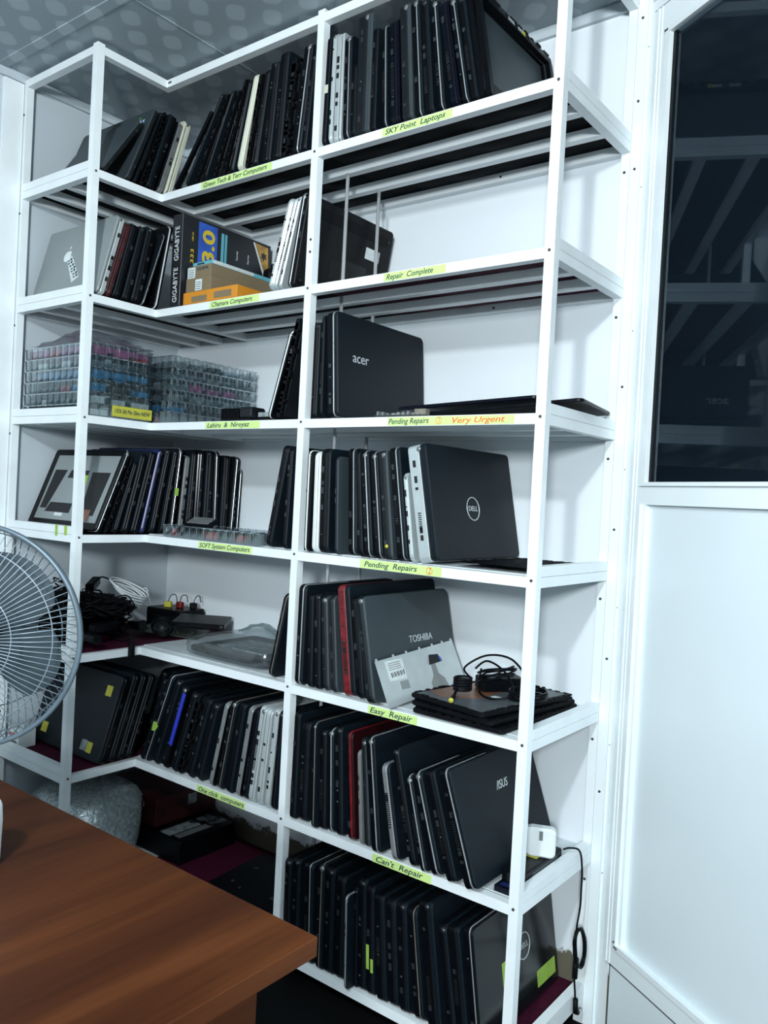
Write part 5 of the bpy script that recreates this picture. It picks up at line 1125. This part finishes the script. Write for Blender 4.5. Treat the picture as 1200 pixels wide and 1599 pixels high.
prof = [(0.030, 0), (0.034, 0.004), (0.035, 0.05), (0.034, 0.068), (0.030, 0.0755), (0.026, 0.076), (0.026, 0.070), (0.029, 0.06), (0.029, 0.006), (0.0, 0.006)]; n = 28; vs = []; fs = []
for (r_, z_) in prof:
    for k in range(n): an = 2 * math.pi * k / n; vs.append((r_ * math.cos(an), r_ * math.sin(an), z_))
for j in range(len(prof) - 1):
    for k in range(n): fs.append((j * n + k, j * n + (k + 1) % n, (j + 1) * n + (k + 1) % n, (j + 1) * n + k))
MB().add(vs, fs + [tuple(reversed(range(n)))], True).build('cup_body', 'white', rt)
# pedestal fan
FC = Vector((0.871, -1.116, 0.913)); az = -Vector((cf.x, cf.y, 0)).normalized(); axx = Vector((-az.y, az.x, 0)); FR = 0.2060
rt = empty('pedestal_fan', (FC.x - az.x * 0.10, FC.y - az.y * 0.10, 0), (0, 0, math.atan2(az.y, az.x)), 'grey wire-guarded pedestal fan at left, in front of the shelves', 'fan')
# local frame: +X = blowing direction, Z up, guard plane at x = 0.10
def gp(r_, an, x): return (0.10 + x, r_ * math.cos(an), FC.z + r_ * math.sin(an))
b = MB(); b.tube([gp(FR, q * math.pi / 40, 0) for q in range(80)], 0.0048, 8, True); b.tube([gp(FR, q * math.pi / 40, -0.009) for q in range(80)], 0.0030, 6, True); b.build('guard_rim', 'fanm', rt)
b = MB(); nw = 96
def fx_(s): return 0.052 * (1 - s ** 2.6)
for k in range(nw):
    an = 2 * math.pi * k / nw; b.tube([gp(FR * s, an, fx_(s)) for s in (0.16, 0.4, 0.62, 0.8, 0.92, 1.0)], 0.0009, 4)
for s in (0.48, 0.80): b.tube([gp(FR * s, q * math.pi / 36, fx_(s) - 0.001) for q in range(72)], 0.0012, 5, True)
b.build('front_guard', 'fanw', rt)
b = MB()
def bx_(s): return -0.02 - 0.070 * (1 - s ** 3)
for k in range(72):
    an = 2 * math.pi * k / 72 + 0.02; an2 = an + 0.10; b.tube([gp(FR * s, an + 0.10 * (1 - s) , bx_(s)) for s in (0.3, 0.55, 0.78, 0.93)] + [gp(FR * 0.995, an, -0.008)], 0.0009, 4)
for s in (0.45, 0.72, 0.93): b.tube([gp(FR * s, q * math.pi / 36, bx_(s)) for q in range(72)], 0.0013, 5, True)
for k in range(48): an = 2 * math.pi * k / 48; b.tube([gp(FR * 0.995, an, -0.004), gp(FR * 0.94, an + 0.09, -0.032)], 0.0012, 4)
b.build('rear_guard', 'fanm', rt)
MB().tube([gp(0, 0, 0.040), gp(0, 0, 0.056)], 0.036, 24).build('centre_cap', 'fanm', rt)
for k in range(5):
    a0 = math.radians(38 + 72 * k); vs = []; fs = []; nr, na = 8, 8
    for i in range(nr + 1):
        r_ = 0.028 + (0.172 - 0.028) * i / nr; wdt = math.radians(24 + 8 * math.sin(i / nr * 3.0)) * (1 if i < nr else 0.8)
        for j in range(na + 1):
            q = -1 + 2 * j / na; an = a0 + q * wdt + 0.25 * (i / nr) ; vs.append(gp(r_ * (1 - 0.05 * q * q * (i == nr)), an, -0.022 + 0.016 * q))
    o_ = len(vs); vs += [(x - 0.0018, y, z) for x, y, z in vs]
    for i in range(nr):
        for j in range(na): A = i * (na + 1) + j; fs += [(A, A + 1, A + na + 2, A + na + 1), (A + o_, A + o_ + na + 1, A + o_ + na + 2, A + o_ + 1)]
    MB().add(vs, fs, True).build('blade', 'blade', rt)
MB().tube([gp(0, 0, -0.045), gp(0, 0, 0.010)], 0.030, 24).build('blade_hub', 'blade', rt)
MB().tube([gp(0, 0, -0.20), gp(0, 0, -0.19), gp(0, 0, -0.10), gp(0, 0, -0.085)], [0.03, 0.05, 0.055, 0.045], 24).build('motor_housing', 'fanm', rt)
MB().tube([(0.0, 0, 0.03), (0.0, 0, FC.z - 0.05)], 0.012, 14).build('pole', 'fanm', rt); MB().tube([(0, 0, 0.002), (0, 0, 0.02), (0, 0, 0.034)], [0.17, 0.168, 0.05], 36).build('base', 'fanm', rt)
MB().tube([(-0.0, 0, FC.z - 0.07), (-0.0, 0, FC.z - 0.03)], 0.02, 14).build('neck', 'fanm', rt)
